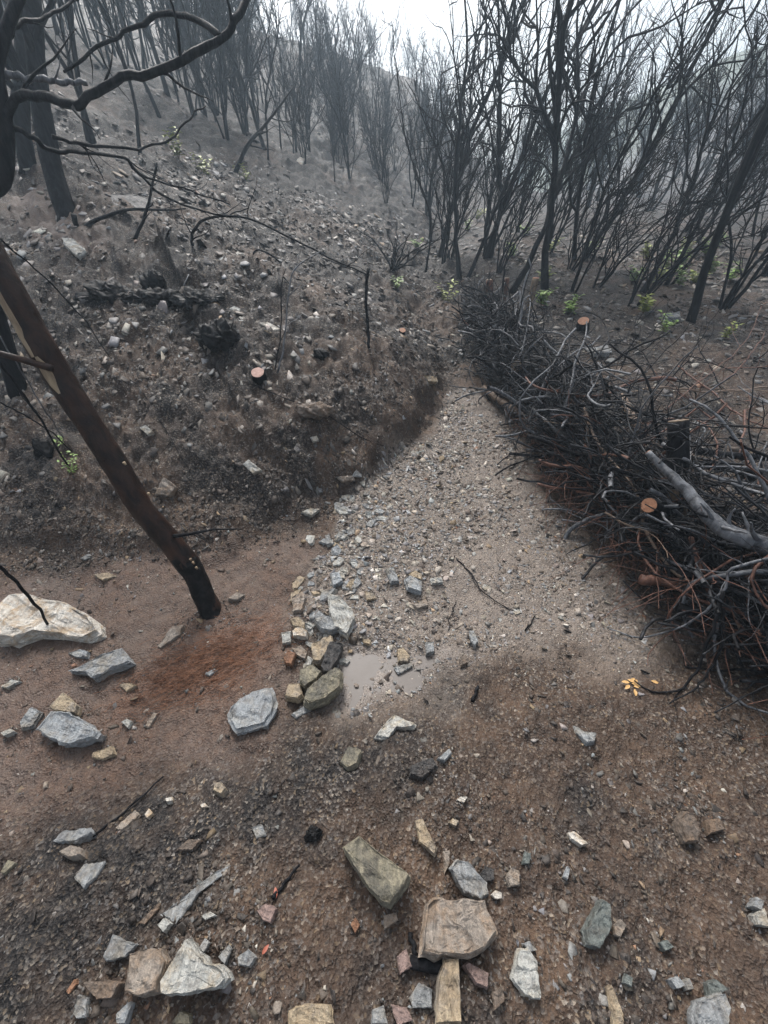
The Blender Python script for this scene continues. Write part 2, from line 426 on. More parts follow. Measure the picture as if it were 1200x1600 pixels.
M_LEAF2 = leaf_material('yellow_green_leaf', (.22, .27, .05), (.38, .42, .11))
M_YEL = leaf_material('yellow_leaf', (.42, .24, .08), (.58, .36, .15))
M_REDL = leaf_material('red_leaf', (.22, .05, .03), (.34, .10, .05))
M_NEEDLE = wood_material('rusty_needles', (.10, .042, .02), (.24, .105, .05), .3, .7)
M_GROUND = ground_material(); M_CHIP = chip_material()

# ------------------------------------------------------------------ ground sheet
def build_ground():
    cx, cy = 0.0, -1.2
    ang = np.concatenate([np.linspace(R(-180), R(-55), 40, endpoint=False), np.linspace(R(-55), R(-46), 30, endpoint=False),
                          np.linspace(R(-46), R(46), 900, endpoint=False), np.linspace(R(46), R(55), 30, endpoint=False), np.linspace(R(55), R(180), 40, endpoint=False)])
    rad = np.concatenate([np.linspace(.03, .95, 26, endpoint=False), .95 * np.exp(np.linspace(0, math.log(80 / .95), 900))])
    A, Rr = np.meshgrid(ang, rad)
    X = cx + Rr * np.sin(A); Y = cy + Rr * np.cos(A)
    x, y = X.ravel(), Y.ravel()
    z = full_height(x, y)
    na, nr = len(ang), len(rad)
    i = np.arange(nr - 1)[:, None] * na; j = np.arange(na)[None]; jn = (j + 1) % na
    F = np.stack([i + j, i + na + j, i + na + jn, i + jn], -1).reshape(-1, 4)
    V = np.stack([x, y, z], 1)
    V = np.concatenate([V, [[cx, cy, float(full_height(np.array([cx]), np.array([cy]))[0])]]])
    k = np.arange(0, na - 1, 2); capf = np.stack([np.full(len(k), len(V) - 1), k, k + 1, (k + 2) % na], 1)
    F = np.concatenate([F, capf])
    x, y = V[:, 0], V[:, 1]
    chan, mud, pud, rust, dark, pale = masks(x, y)
    d, _ = bank_dist(x, y)
    w1 = fbm(x * 1.1, y * 1.1, 70, 4); w2 = fbm(x * 4, y * 4, 71, 4); w3 = fbm(x * 16, y * 16, 72, 3)
    hill = np.maximum(sstep(-.05, .3, d), .8 * sstep(3.2, 4.4, y + .5 * (w2 - .5)))
    char = np.clip(.28 + 2.2 * (w1 - .5) + 2.2 * (w2 - .5) + 1.0 * (w3 - .5) + .42 * hill + .6 * sstep(6, 12, y), 0, 1)
    char = np.maximum(char, dark * np.clip(.75 + 1.2 * (w3 - .5), 0, 1))
    char = np.where(hill > .5, char, char * 1.05)
    char = char * (1 - pale)
    mudz = np.maximum(mud, pale)
    wet = np.clip(pud * .6 + .22 * mud * sstep(.5, .7, w2), 0, 1)
    green = sstep(34, 44, y) * sstep(8, 16, x) * .8
    z1 = np.stack([chan, mudz, char, np.ones_like(x)], 1); z2 = np.stack([wet, rust, green, np.ones_like(x)], 1)
    me = mesh_from('ground', V, F, M_GROUND, True, {'zone': z1, 'zone_b': z2})
    tag(link('ground', me), kind='structure')
build_ground()
def build_puddle():
    m, nt, b = new_mat('muddy_water'); co = coords(nt)
    nt.links.new(mix(nt, noise(nt, co, 9, 4), (.085, .070, .060), (.13, .112, .10)), b.inputs['Base Color']); b.inputs['Roughness'].default_value = .42; b.inputs['Specular IOR Level'].default_value = .3
    bump(nt, noise(nt, co, 60, 2), .08, .004, b)
    c = Z_PUD.mean(0); P = c + (Z_PUD - c) * 1.22; V = [(p[0], p[1], PUD_Z) for p in P] + [(p[0], p[1], PUD_Z - .05) for p in P]; n = len(P)
    a = sum(P[i][0] * P[(i + 1) % n][1] - P[(i + 1) % n][0] * P[i][1] for i in range(n)); top = tuple(range(n)); top = top if a > 0 else top[::-1]
    tag(link('puddle', mesh_from('puddle', V, [top], m)), kind='structure')
build_puddle()

# ------------------------------------------------------------------ loose stones: small chips as stuff
def hull_proto(seed, n, sx, sy, sz):
    r = np.random.default_rng(seed)
    p = r.standard_normal((n, 3)); p /= np.linalg.norm(p, axis=1)[:, None]; p *= np.array([sx, sy, sz]) * (.65 + .5 * r.random((n, 1)))
    bm = bmesh.new()
    for q in p: bm.verts.new(q)
    bmesh.ops.convex_hull(bm, input=bm.verts)
    bmesh.ops.delete(bm, geom=[v for v in bm.verts if not v.link_faces], context='VERTS')
    bmesh.ops.triangulate(bm, faces=bm.faces)
    bm.verts.index_update()
    V = np.array([v.co[:] for v in bm.verts]); F = np.array([[v.index for v in f.verts] for f in bm.faces]); bm.free()
    return V, F
def slab_proto(seed):
    r = np.random.default_rng(seed); k = r.integers(3, 6); th = (np.arange(k) + r.random(k) * .7) * 2 * math.pi / k; rr = .75 + .5 * r.random(k); asp = .45 + .45 * r.random()
    top = np.stack([np.cos(th) * rr, np.sin(th) * rr * asp, np.zeros(k)], 1); h = .07 + .15 * r.random()
    sh = r.normal(0, .12, 2); up = top * (.72 + .2 * r.random()) + np.array([sh[0], sh[1], h]); up[:, 2] += r.normal(0, .06, k)
    dn = top * 1.0 - np.array([0, 0, h]); V = np.concatenate([dn, top * 1.05, up]); F = []
    for a in (0, k):
        for i in range(k): j = (i + 1) % k; F += [(a + i, a + j, a + k + j), (a + i, a + k + j, a + k + i)]
    F += [(2 * k, 2 * k + i, 2 * k + i + 1) for i in range(1, k - 1)]
    return V, np.array(F)
CHIP_PROTOS = [slab_proto(300 + k) for k in range(16)] + [hull_proto(100 + k, 8, 1, .6 + .1 * (k % 4), .3 + .1 * (k % 4)) for k in range(10)]
PAL = np.array([(.066, .052, .042), (.028, .026, .025), (.12, .095, .075), (.19, .185, .18), (.24, .25, .255), (.28, .20, .12), (.34, .31, .27), (.55, .51, .45), (.25, .13, .075), (.30, .255, .21)])
PW = {'fore': np.array([.33, .32, .14, .08, .055, .025, .045, .010, .010, .045]), 'chan': np.array([.14, .04, .22, .17, .12, .03, .13, .02, .004, .13]),
      'crumb': np.array([.42, .46, .06, .02, .01, .02, .01, .0, .0, .0]), 'flake': np.array([.06, .08, .08, .22, .22, .02, .24, .04, .006, .06]), 'hill': np.array([.28, .34, .10, .10, .08, .02, .08, .02, .006, .04]), 'mud': np.array([.16, .05, .24, .12, .07, .11, .10, .03, .04, .08])}
def scatter_chips(name, xy, size, kind, lift=.25, tilt=.35):
    n = len(xy); z = full_height(xy[:, 0], xy[:, 1])
    w = PW[kind] / PW[kind].sum(); ci = rng.choice(len(PAL), n, p=w)
    _dk = masks(xy[:, 0], xy[:, 1])[4][:, None]
    col = np.clip(PAL[ci] * {'chan': 1.25, 'hill': .5, 'mud': .85}.get(kind, .95) * (1 - .45 * _dk) * (.6 + .8 * rng.random((n, 1))) * (1 + .02 * rng.standard_normal((n, 3))), .01, .8)
    pi = rng.integers(0, 16 if kind in ('flake', 'hill', 'chan') else len(CHIP_PROTOS), n)
    yaw = rng.random(n) * 6.2832; tx = rng.standard_normal(n) * tilt; ty = rng.standard_normal(n) * tilt
    Vs, Fs, Cs, off = [], [], [], 0
    # terrain gradient so that chips lie on the slope
    e = .05
    gx = (base_height(xy[:, 0] + e, xy[:, 1]) - base_height(xy[:, 0] - e, xy[:, 1])) / (2 * e)
    gy = (base_height(xy[:, 0], xy[:, 1] + e) - base_height(xy[:, 0], xy[:, 1] - e)) / (2 * e)
    for k, (PV, PF) in enumerate(CHIP_PROTOS):
        s = np.where(pi == k)[0]; m = len(s)
        if not m: continue
        v = PV[None] * (size[s, None, None] * .5)
        c, sn = np.cos(yaw[s])[:, None], np.sin(yaw[s])[:, None]
        X = v[..., 0] * c - v[..., 1] * sn; Y = v[..., 0] * sn + v[..., 1] * c; Z = v[..., 2]
        Z = Z + X * np.clip(gx[s] + tx[s], -1.2, 1.2)[:, None] + Y * np.clip(gy[s] + ty[s], -1.2, 1.2)[:, None]
        V = np.stack([X + xy[s, 0][:, None], Y + xy[s, 1][:, None], Z + (z[s] + size[s] * .5 * lift * .4)[:, None]], -1)
        Vs.append(V.reshape(-1, 3)); Fs.append((PF[None] + (off + np.arange(m) * len(PV))[:, None, None]).reshape(-1, 3)); off += m * len(PV)
        Cs.append(np.repeat(np.concatenate([col[s], np.ones((m, 1))], 1), len(PV), 0))
    me = mesh_from(name, np.concatenate(Vs), np.concatenate(Fs), M_CHIP, False, {'tint': np.concatenate(Cs)})
    return link(name, me)
def polar_pts(n, r0, r1, a0, a1, p=1.0):
    u = rng.random(n)
    r = (r0 ** p + u * (r1 ** p - r0 ** p)) ** (1 / p) if p != 0 else r0 * (r1 / r0) ** u
    a = R(a0) + rng.random(n) * R(a1 - a0)
    return np.stack([r * np.sin(a), -1.2 + r * np.cos(a)], 1), r
def build_gravel():
    # foreground and mud: dense shale chips
    xy, r = polar_pts(115000, .9, 3.4, -56, 56, 1.1)
    chan, mud, pud, rust, dark, pale = masks(xy[:, 0], xy[:, 1]); d, _ = bank_dist(xy[:, 0], xy[:, 1])
    pick = rng.random(len(xy))
    _big = fbm(xy[:, 0] * 2.1, xy[:, 1] * 2.1, 98, 2); sz = (.0034 + .013 * sstep(.3, .7, _big) * rng.random(len(xy)) ** 2.2 + .028 * rng.random(len(xy)) ** 16) * (.8 + .25 * r)
    fore = (chan < .4) & (mud < .5) & (d < .1) & (pud < .9)
    clump = fbm(xy[:, 0] * 5, xy[:, 1] * 5, 91, 2)
    m = fore & (pick < np.clip(.26 + 2.6 * (clump - .47), .05, .8))
    tag(scatter_chips('gravel', xy[m], sz[m], 'fore', .05), 'dark shale chips strewn over the burnt soil underfoot', 'gravel', kind='stuff')
    m = (mud >= .5) & (pud < .9) & (pick < .11 * (clump * 2))
    tag(scatter_chips('mud_gravel', xy[m], sz[m], 'mud'), 'loose stone chips in the orange brown mud strip', 'gravel', kind='stuff')
    # channel bed: pale gravel
    xy, r = polar_pts(230000, 1.6, 5.6, -30, 36, 1.2)
    chan, mud, pud, rust, dark, pale = masks(xy[:, 0], xy[:, 1])
    sz = (.004 + .008 * rng.random(len(xy)) ** 2 + .030 * rng.random(len(xy)) ** 16) * (.75 + .15 * r)
    clump = fbm(xy[:, 0] * 2.6, xy[:, 1] * 2.6, 93, 3); left = sstep(.55, -.1, xy[:, 0] - np.interp(xy[:, 1], [.8, 2, 3.4], [-.2, .2, .6]))
    m = (chan > .5) & (rng.random(len(xy)) > pud * .85) & (rng.random(len(xy)) < np.clip(.62 + 3.0 * (clump - .47) + .3 * left, .12, 1))
    sz = sz * (1 + .2 * left)
    tag(scatter_chips('channel_gravel', xy[m], sz[m], 'chan'), 'pale washed gravel covering the bed of the erosion channel', 'gravel', kind='stuff')
    # hillside: crumbs near, flakes everywhere
    xy, r = polar_pts(85000, 2.5, 9, -56, 56, .6)
    d, _ = bank_dist(xy[:, 0], xy[:, 1]); chan, mud, *_x = masks(xy[:, 0], xy[:, 1])
    sz = (.010 + .016 * rng.random(len(xy)) ** 2 + .035 * rng.random(len(xy)) ** 9) * (.55 + .17 * r)
    clump = fbm(xy[:, 0] * 2.2, xy[:, 1] * 2.2, 95, 3)
    m = ((d > .08) | (xy[:, 1] > 3.5) | (xy[:, 0] > pile_edge(xy[:, 1]) + .4)) & (chan < .3) & (rng.random(len(xy)) < np.clip(.3 + 2.2 * (clump - .42), .05, 1))
    tag(scatter_chips('hillside_gravel', xy[m], sz[m], 'hill'), 'slate chips littering the burnt hillside', 'gravel', kind='stuff')
    xy, r = polar_pts(9000, 3.2, 10, -56, 56, .8)
    d, _ = bank_dist(xy[:, 0], xy[:, 1]); clump = fbm(xy[:, 0] * 1.3, xy[:, 1] * 1.3, 97, 3)
    sz = (.035 + .06 * rng.random(len(xy)) ** 2.2) * (.55 + .10 * r); m = ((d > .25) | (xy[:, 1] > 3.9) | (xy[:, 0] > pile_edge(xy[:, 1]) + .8)) & (rng.random(len(xy)) < np.clip(.25 + 3.2 * (clump - .45), .04, 1))
    tag(scatter_chips('slate_litter', xy[m], sz[m], 'flake', .25, .25), 'flat pale slate flakes strewn in drifts across the burnt slope', 'slate', kind='stuff')
    xy, r = polar_pts(15000, 6, 32, -56, 56, .7)
    sz = (.03 + .05 * rng.random(len(xy)) ** 2 + .12 * rng.random(len(xy)) ** 8) * (.6 + .035 * r)
    tag(scatter_chips('distant_scree', xy, sz * .8, 'hill'), 'grey slate scree on the far burnt slope', 'scree', kind='stuff')
build_gravel()

# ------------------------------------------------------------------ individual stones
def normal_at(x, y, e=.12):
    gx = float(base_height(x + e, y) - base_height(x - e, y)) / (2 * e); gy = float(base_height(x, y + e) - base_height(x, y - e)) / (2 * e)
    n = np.array([-gx, -gy, 1.]); return n / np.linalg.norm(n)
def loft_stone(outline, c, n, ht, sink, rs, rough=1.0):
    """layered slab: outline (k,3) of the top edge; loft from the buried base over stepped strata to a crumpled top"""
    k = len(outline); O = outline
    size = np.linalg.norm(O - c, axis=1).mean()
    rings = []
    nl = 5
    lev = np.sort(np.concatenate([[0], np.clip(np.linspace(.12, .95, nl) + rs.normal(0, .05, nl), .05, .98)]))
    c0 = c - n * 0
    def ring(scale, down, jit):
        j = rs.normal(0, jit * size, (k, 3))
        return c0 + (O - c0) * scale + j - n * down
    rings.append(ring(1.10, ht + sink, .02))
    for t in lev[::-1][:-1]:
        s = 1.0 + .09 * t + rs.normal(0, .035)
        rings.append(ring(s, ht * t, .022 * rough)); 
        if rs.random() < .6: rings.append(ring(s - .05, ht * max(t - .03, 0.02), .012))
    rings.append(ring(1.0, ht * .02, .012))
    tiltv = rs.normal(0, .04, 2)
    # the split top face: coherent ripples and terraces of broken layers, not a fan
    ta = np.cross(n, [0.3, 1, 0.1]); ta /= np.linalg.norm(ta); tb = np.cross(n, ta); sd = int(rs.integers(1, 9000)); tl = rs.normal(0, .05, 2)
    def top_h(Pt):
        u, v = (Pt - c0) @ ta / size, (Pt - c0) @ tb / size
        st = fbm(u * 1.1 + sd, v * 2.6, sd, 2); te = np.floor(st * 7) / 7 + .18 * (st * 7 % 1) / 7
        return size * (.34 * (te - .5) + .06 * (fbm(u * 5, v * 9 + sd, sd + 3, 2) - .5) + tl[0] * u + tl[1] * v) * np.clip(ht / (size * .35), .25, 1)
    for s in (.97, .90, .80, .70, .60, .49, .38, .27, .15):
        q = c0 + (O - c0) * s * (1 + rs.normal(0, .03 * min(1, (1 - s) * 4), (k, 1))); rings.append(q + n * top_h(q)[:, None])
    V = np.concatenate(rings + [[c0 + n * float(top_h(c0[None])[0])]]); m = len(rings)
    F = []
    for a in range(m - 1):
        for b in range(k):
            F.append((a * k + b, a * k + (b + 1) % k, (a + 1) * k + (b + 1) % k, (a + 1) * k + b))
    for b in range(k): F.append(((m - 1) * k + b, (m - 1) * k + (b + 1) % k, m * k))
    return V, F
def densify(P, maxlen, rs, jit):
    out = []
    for i in range(len(P)):
        a, b = P[i], P[(i + 1) % len(P)]; L = np.linalg.norm(b - a); n = max(1, int(round(L / maxlen)))
        for j in range(n):
            q = a + (b - a) * (j / n)
            if j: q = q + rs.normal(0, jit * L / n, 3)
            out.append(q)
    return np.array(out)
STONES = []
def stone_px(ox, oy, pts, ht, colr, label, cat='stone', name='stone', group=None, tilt=(0, 0), seed=None):
    pp = [(ox + x / 2, oy + y / 2) for x, y in pts]
    rs = np.random.default_rng(len(STONES) + 500)
    cpx = np.mean([p[0] for p in pp]); cpy = np.mean([p[1] for p in pp])
    g = G(cpx, cpy); n = normal_at(g[0], g[1]); n = n + np.array([tilt[0], tilt[1], 0]) + rs.normal(0, .04, 3); n /= np.linalg.norm(n)
    # seat the top face so that its middle is ht above the soil
    v = ray(cpx, cpy); t0 = (g - EYE) @ _f
    zg = float(full_height(np.array([g[0]]), np.array([g[1]]))[0]); 
    c = np.array([g[0], g[1], zg]) + n * ht
    P = []
    for px, py in pp:
        rr = ray(px, py); den = rr @ n
        if den > -.08: den = -.08
        P.append(EYE + rr * (((c - EYE) @ n) / den))
    P = np.array(P); c = P.mean(0)
    # counter-clockwise seen from above
    ar = sum(P[i][0] * P[(i + 1) % len(P)][1] - P[(i + 1) % len(P)][0] * P[i][1] for i in range(len(P)))
    if ar < 0: P = P[::-1]
    P = c + (P - c) * .92; size = np.linalg.norm(P - c, axis=1).mean(); ht = ht * .62
    O = densify(P, max(size * .22, .004), rs, .09)
    V, F = loft_stone(O, c, n, ht, max(.015, ht * .3), rs)
    org = np.array([c[0], c[1], zg])
    o = link(name, mesh_from(name, V - org, F, SM[colr]), None, org)
    tag(o, label, cat, group); STONES.append((c[0], c[1], size)); return o
SG = 'small stones on the burnt ground'
A5, A6, A7, A8, A3, A1, A4 = (0, 800), (600, 800), (0, 1150), (600, 1150), (0, 400), (0, 0), (600, 400)
S_LIST = [
 (A5, [(-30, 300), (20, 250), (90, 252), (160, 270), (230, 290), (295, 335), (312, 372), (270, 395), (200, 382), (100, 372), (30, 400), (-30, 395)], .09, 'white', 'big white quartz boulder half buried at the left edge below the leaning trunk'),
 (A5, [(210, 495), (260, 475), (310, 445), (380, 423), (412, 465), (350, 490), (290, 520), (265, 500)], .035, 'slate', 'striated grey slate slab lying in front of the white quartz boulder'),
 (A5, [(210, 440), (250, 428), (275, 435), (270, 452), (235, 452)], .012, 'blue', 'small blue grey flake just left of the striated grey slab'),
 (A5, [(105, 675), (155, 620), (200, 622), (260, 650), (310, 690), (300, 705), (265, 712), (230, 725), (180, 722)], .06, 'blue', 'broad grey slab with an ochre stained face at the left edge of the mud strip'),
 (A5, [(150, 610), (195, 562), (238, 600), (230, 625), (170, 620)], .05, 'ochre', 'pointed yellow stone standing behind the ochre stained grey slab'),
 (A5, [(60, 655), (95, 608), (128, 625), (100, 670), (65, 678)], .02, 'slate', 'flat grey slate left of the pointed yellow stone'),
 (A5, [(290, 750), (350, 730), (358, 755), (320, 772), (285, 765)], .02, 'ochre', 'flat ochre stone right below the ochre stained grey slab'),
 (A5, [(715, 650), (710, 625), (750, 580), (790, 560), (845, 545), (860, 580), (860, 610), (830, 660), (770, 675), (735, 682)], .04, 'blue', 'upright blue grey slate block with a dark underside on the mud left of the puddle'),
 (A5, [(1025, 250), (1060, 260), (1100, 300), (1110, 330), (1085, 385), (1045, 360), (1030, 310)], .05, 'pale', 'tall pale slate slab standing in the heap at the channel edge'),
 (A5, [(980, 335), (1010, 320), (1060, 330), (1070, 355), (1035, 370), (1000, 362)], .05, 'slate', 'rounded grey stone leaning on the tall pale slab'),
 (A5, [(905, 335), (930, 325), (955, 340), (950, 362), (915, 355)], .035, 'ochre', 'yellow ochre stone on the left of the channel heap'),
 (A5, [(912, 370), (930, 355), (962, 370), (958, 390), (915, 385)], .03, 'white', 'white stone below the yellow ochre stone in the channel heap'),
 (A5, [(878, 375), (910, 370), (908, 405), (882, 410)], .025, 'pale', 'pale grey cube shaped stone at the left end of the channel heap'),
 (A5, [(910, 265), (945, 245), (955, 260), (945, 305), (915, 315)], .03, 'tan', 'brown stone standing above the yellow ochre stone'),
 (A5, [(970, 410), (1035, 380), (1040, 400), (1000, 470), (975, 465)], .06, 'ochre', 'leaning ochre slab in the middle of the channel heap'),
 (A5, [(1000, 480), (1030, 400), (1070, 405), (1065, 440), (1035, 500), (1010, 500)], .05, 'dark', 'black upright slate next to the leaning ochre slab'),
 (A5, [(935, 490), (975, 470), (1005, 495), (990, 520), (950, 545), (935, 530)], .05, 'olive', 'olive brown stone on top of the lowest heap stones'),
 (A5, [(945, 590), (955, 555), (1000, 515), (1050, 480), (1068, 490), (1065, 540), (1020, 580), (960, 600)], .07, 'olive', 'large olive wedge stone at the foot of the channel heap beside the puddle'),
 (A5, [(888, 575), (900, 535), (935, 532), (945, 570), (930, 582)], .05, 'ochre', 'lowest ochre stone with a dark foot left of the olive wedge'),
 (A5, [(885, 450), (900, 430), (925, 440), (910, 475), (890, 470)], .03, 'orange', 'orange stone on the left side of the channel heap'),
 (A5, [(910, 425), (940, 415), (960, 435), (955, 460), (930, 450)], .025, 'tan', 'tan stone between the orange stone and the leaning ochre slab'),
 (A5, [(1030, 190), (1060, 185), (1072, 215), (1040, 230)], .03, 'blue', 'blue grey stone above the tall pale slab on the gravel'),
 (A5, [(1015, 70), (1030, 70), (1038, 100), (1020, 100)], .02, 'slate', None),
 (A5, [(1140, 245), (1165, 250), (1178, 270), (1145, 275)], .02, 'ochre', None),
 (A5, [(910, 630), (960, 598), (990, 600), (960, 625), (925, 642)], .012, 'slate', 'grey flake lying below the olive wedge stone'),
 (A5, [(1060, 780), (1090, 730), (1130, 740), (1115, 785), (1085, 800)], .025, 'olive', 'olive grey stone on dark soil below the puddle'),
 (A5, [(665, 870), (668, 845), (690, 840), (705, 860), (690, 880)], .03, 'ochre', 'round ochre pebble on the black soil below the slate block'),
 (A5, [(290, 195), (335, 188), (370, 200), (320, 212)], .012, 'ochre', 'flat ochre stone on the mud ledge left of the leaning trunk'),
 (A5, [(490, 420), (540, 355), (575, 350), (560, 385), (500, 425)], .012, 'tan', 'rough tan flat stone below the foot of the leaning trunk'),
 (A5, [(710, 270), (740, 250), (765, 258), (740, 275)], .02, 'tan', 'tan flake right beside the foot of the leaning trunk'),
 (A5, [(0, 545), (35, 522), (65, 528), (20, 550)], .012, 'pale', None),
 (A5, [(372, 540), (400, 532), (425, 540), (395, 560)], .01, 'ochre', None),
 (A5, [(378, 655), (395, 645), (412, 652), (400, 675)], .015, 'pale', None),
 (A5, [(450, 670), (480, 625), (492, 630), (465, 672)], .01, 'tan', None),
 (A5, [(640, 505), (670, 488), (682, 492), (655, 512)], .01, 'slate', None),
 (A5, [(0, 690), (30, 675), (45, 685), (10, 700)], .015, 'pale', None),
 (A6, [(5, 175), (30, 170), (48, 215), (20, 220)], .025, 'slate', 'tall grey flake standing on the gravel left of the blue slate'),
 (A6, [(65, 205), (80, 195), (120, 215), (118, 250), (75, 235)], .03, 'blue', 'blue grey slate stone in the middle of the gravel channel'),
 (A6, [(75, 195), (95, 180), (120, 195), (118, 212), (85, 200)], .025, 'ochre', 'ochre stone touching the blue slate in the gravel channel'),
 (A6, [(145, 205), (180, 203), (186, 220), (150, 222)], .02, 'pale', None),
 (A6, [(90, 290), (130, 268), (140, 290), (105, 302)], .02, 'tan', 'tan stone below the blue slate in the gravel channel'),
 (A6, [(265, 370), (280, 368), (295, 400), (285, 418), (270, 400)], .025, 'slate', 'slim grey stone standing at the upper edge of the puddle'),
 (A6, [(30, 485), (85, 470), (90, 480), (45, 505)], .015, 'slate', 'flat grey slate at the left rim of the puddle'),
 (A6, [(130, 405), (155, 405), (158, 435), (132, 442)], .02, 'slate', None),
 (A6, [(-30, 700), (0, 660), (30, 630), (100, 660), (90, 672), (40, 668), (10, 705)], .02, 'pale', 'pale buried slab just below the puddle'),
 (A6, [(80, 820), (85, 790), (150, 765), (168, 790), (120, 830)], .03, 'dark', 'sooty black stone right below the pale buried slab'),
 (A6, [(165, 770), (205, 738), (212, 752), (190, 775)], .015, 'slate', 'thin grey flake beside the sooty black stone'),
 (A6, [(590, 665), (630, 685), (665, 690), (660, 715), (635, 720), (600, 690)], .012, 'slate', 'lone grey flake sunk in the bare soil in front of the brush pile'),
 (A6, [(40, 430), (60, 420), (82, 450), (75, 468), (45, 465)], .03, 'ochre', 'ochre and white stone at the upper left of the puddle'),
 (A6, [(235, 455), (255, 445), (262, 470), (240, 480)], .02, 'brown', None),
 (A7, [(490, 770), (540, 690), (575, 628), (600, 665), (640, 710), (690, 725), (710, 760), (680, 790), (600, 805), (530, 812), (495, 808)], .075, 'pale', 'large pointed pale rock at the bottom left'),
 (A7, [(385, 800), (400, 680), (430, 665), (500, 660), (520, 700), (495, 770), (490, 800), (430, 815)], .05, 'tan', 'square brownish slab left of the large pointed pale rock'),
 (A7, [(320, 690), (350, 620), (390, 640), (430, 650), (390, 690), (330, 705)], .025, 'slate', 'grey slab above the square brownish slab at the bottom left'),
 (A7, [(160, 330), (195, 295), (285, 285), (290, 300), (240, 330)], .018, 'slate', 'long grey flat slate on the black soil at left'),
 (A7, [(180, 360), (220, 338), (260, 350), (255, 370), (210, 378)], .025, 'tan', 'oval tan stone below the long grey flat slate'),
 (A7, [(550, 355), (590, 320), (630, 325), (600, 355)], .015, 'brown', 'rusty brown flake right of the oval tan stone'),
 (A7, [(490, 590), (510, 568), (533, 585), (510, 615)], .025, 'pale', 'small pale stone at the lower end of the long pale streak of rock'),
 (A7, [(430, 585), (470, 545), (498, 520), (495, 540), (450, 590)], .015, 'brown', None),
 (A7, [(800, 545), (830, 520), (865, 535), (845, 585), (820, 575)], .02, 'pink', 'pinkish flake next to the orange leaf in the foreground'),
 (A7, [(1065, 340), (1120, 305), (1200, 370), (1285, 435), (1270, 470), (1220, 530), (1190, 520), (1120, 430)], .08, 'olive', 'long beam shaped slate block with a yellow green top in the foreground'),
 (A7, [(360, 870), (400, 830), (415, 835), (390, 900), (362, 900)], .03, 'blue', 'blue grey stone at the bottom edge below the brownish slab'),
 (A7, [(900, 860), (950, 838), (1030, 840), (1040, 900), (900, 905)], .04, 'ochre', 'ochre block cut by the bottom edge left of the centre'),
 (A7, [(205, 800), (230, 760), (238, 775), (215, 808)], .015, 'orange', 'small orange stone at the bottom left corner'),
 (A7, [(255, 770), (310, 760), (380, 770), (350, 820), (300, 825)], .03, 'brown', 'brown lump left of the square brownish slab'),
 (A7, [(450, 245), (465, 225), (478, 240), (460, 255)], .018, 'white', None),
 (A7, [(515, 195), (540, 188), (540, 200), (520, 205)], .012, 'white', None),
 (A7, [(625, 215), (640, 208), (650, 220), (630, 224)], .01, 'white', None),
 (A7, [(680, 690), (715, 650), (725, 665), (700, 715)], .02, 'slate', None),
 (A7, [(620, 665), (640, 630), (655, 645), (635, 675)], .02, 'blue', None),
 (A7, [(355, 290), (420, 230), (435, 245), (380, 295)], .012, 'tan', 'slanting tan flake above the long grey flat slate'),
 (A7, [(500, 560), (600, 480), (680, 420), (722, 400), (715, 420), (620, 490), (540, 600), (530, 585)], .012, 'slate', 'long pale streak of buried rock at the lower left'),
 (A7, [(785, 285), (815, 275), (830, 310), (800, 320)], .015, 'slate', None),
 (A7, [(230, 440), (260, 400), (330, 390), (300, 440), (260, 475)], .012, 'slate', 'grey brown slab flush with the soil at the left below the oval tan stone'),
 (A7, [(0, 425), (25, 385), (52, 395), (10, 430)], .015, 'olive', None),
 (A7, [(740, 690), (775, 665), (800, 690), (780, 720), (745, 715)], .015, 'slate', None),
 (A7, [(625, 560), (655, 548), (675, 560), (640, 575)], .015, 'pale', None),
 (A7, [(225, 870), (240, 810), (275, 820), (270, 880), (240, 885)], .02, 'slate', None),
 (A7, [(530, 900), (560, 860), (590, 870), (595, 900)], .025, 'olive', None),
 (A7, [(1160, 900), (1165, 855), (1200, 840), (1215, 900)], .03, 'slate', None),
 (A7, [(1095, 590), (1110, 565), (1125, 590), (1110, 618)], .015, 'orange', None),
 (A8, [(110, 680), (130, 525), (150, 505), (320, 505), (360, 610), (340, 640), (270, 690)], .07, 'tan', 'biggest flat trapezoid slab in the bottom centre foreground'),
 (A8, [(165, 905), (170, 770), (190, 695), (235, 690), (245, 905)], .05, 'ochre', 'long tan plank shaped stone below the trapezoid slab at the bottom edge'),
 (A8, [(205, 410), (225, 382), (265, 390), (325, 460), (330, 490), (305, 515), (250, 490)], .05, 'slate', 'banded grey stone just above the trapezoid slab'),
 (A8, [(250, 715), (265, 705), (330, 740), (325, 790), (290, 775)], .03, 'pink', 'pinkish tan stone below the right corner of the trapezoid slab'),
 (A8, [(400, 760), (425, 665), (455, 660), (480, 700), (495, 825), (440, 815)], .04, 'pale', 'pale upright stone right of the trapezoid slab near the bottom edge'),
 (A8, [(632, 610), (670, 540), (685, 512), (710, 520), (715, 590), (690, 640), (675, 670), (640, 660)], .05, 'green', 'smooth green grey stone in the right foreground'),
 (A8, [(385, 440), (400, 412), (425, 420), (425, 465), (395, 470)], .025, 'tan', 'small tan stone right of the banded grey stone'),
 (A8, [(335, 495), (350, 480), (370, 490), (368, 508), (345, 508)], .02, 'white', 'small white stone at the upper right corner of the trapezoid slab'),
 (A8, [(700, 790), (715, 780), (750, 870), (750, 905), (715, 905)], .02, 'ochre', 'narrow ochre stone at the bottom edge right of the centre'),
 (A8, [(975, 870), (990, 830), (1070, 800), (1090, 850), (1080, 905), (980, 905)], .05, 'slate', 'grey boulder at the bottom right edge'),
 (A8, [(1010, 770), (1040, 760), (1080, 790), (1020, 820)], .03, 'green', 'grey green stone behind the grey boulder at bottom right'),
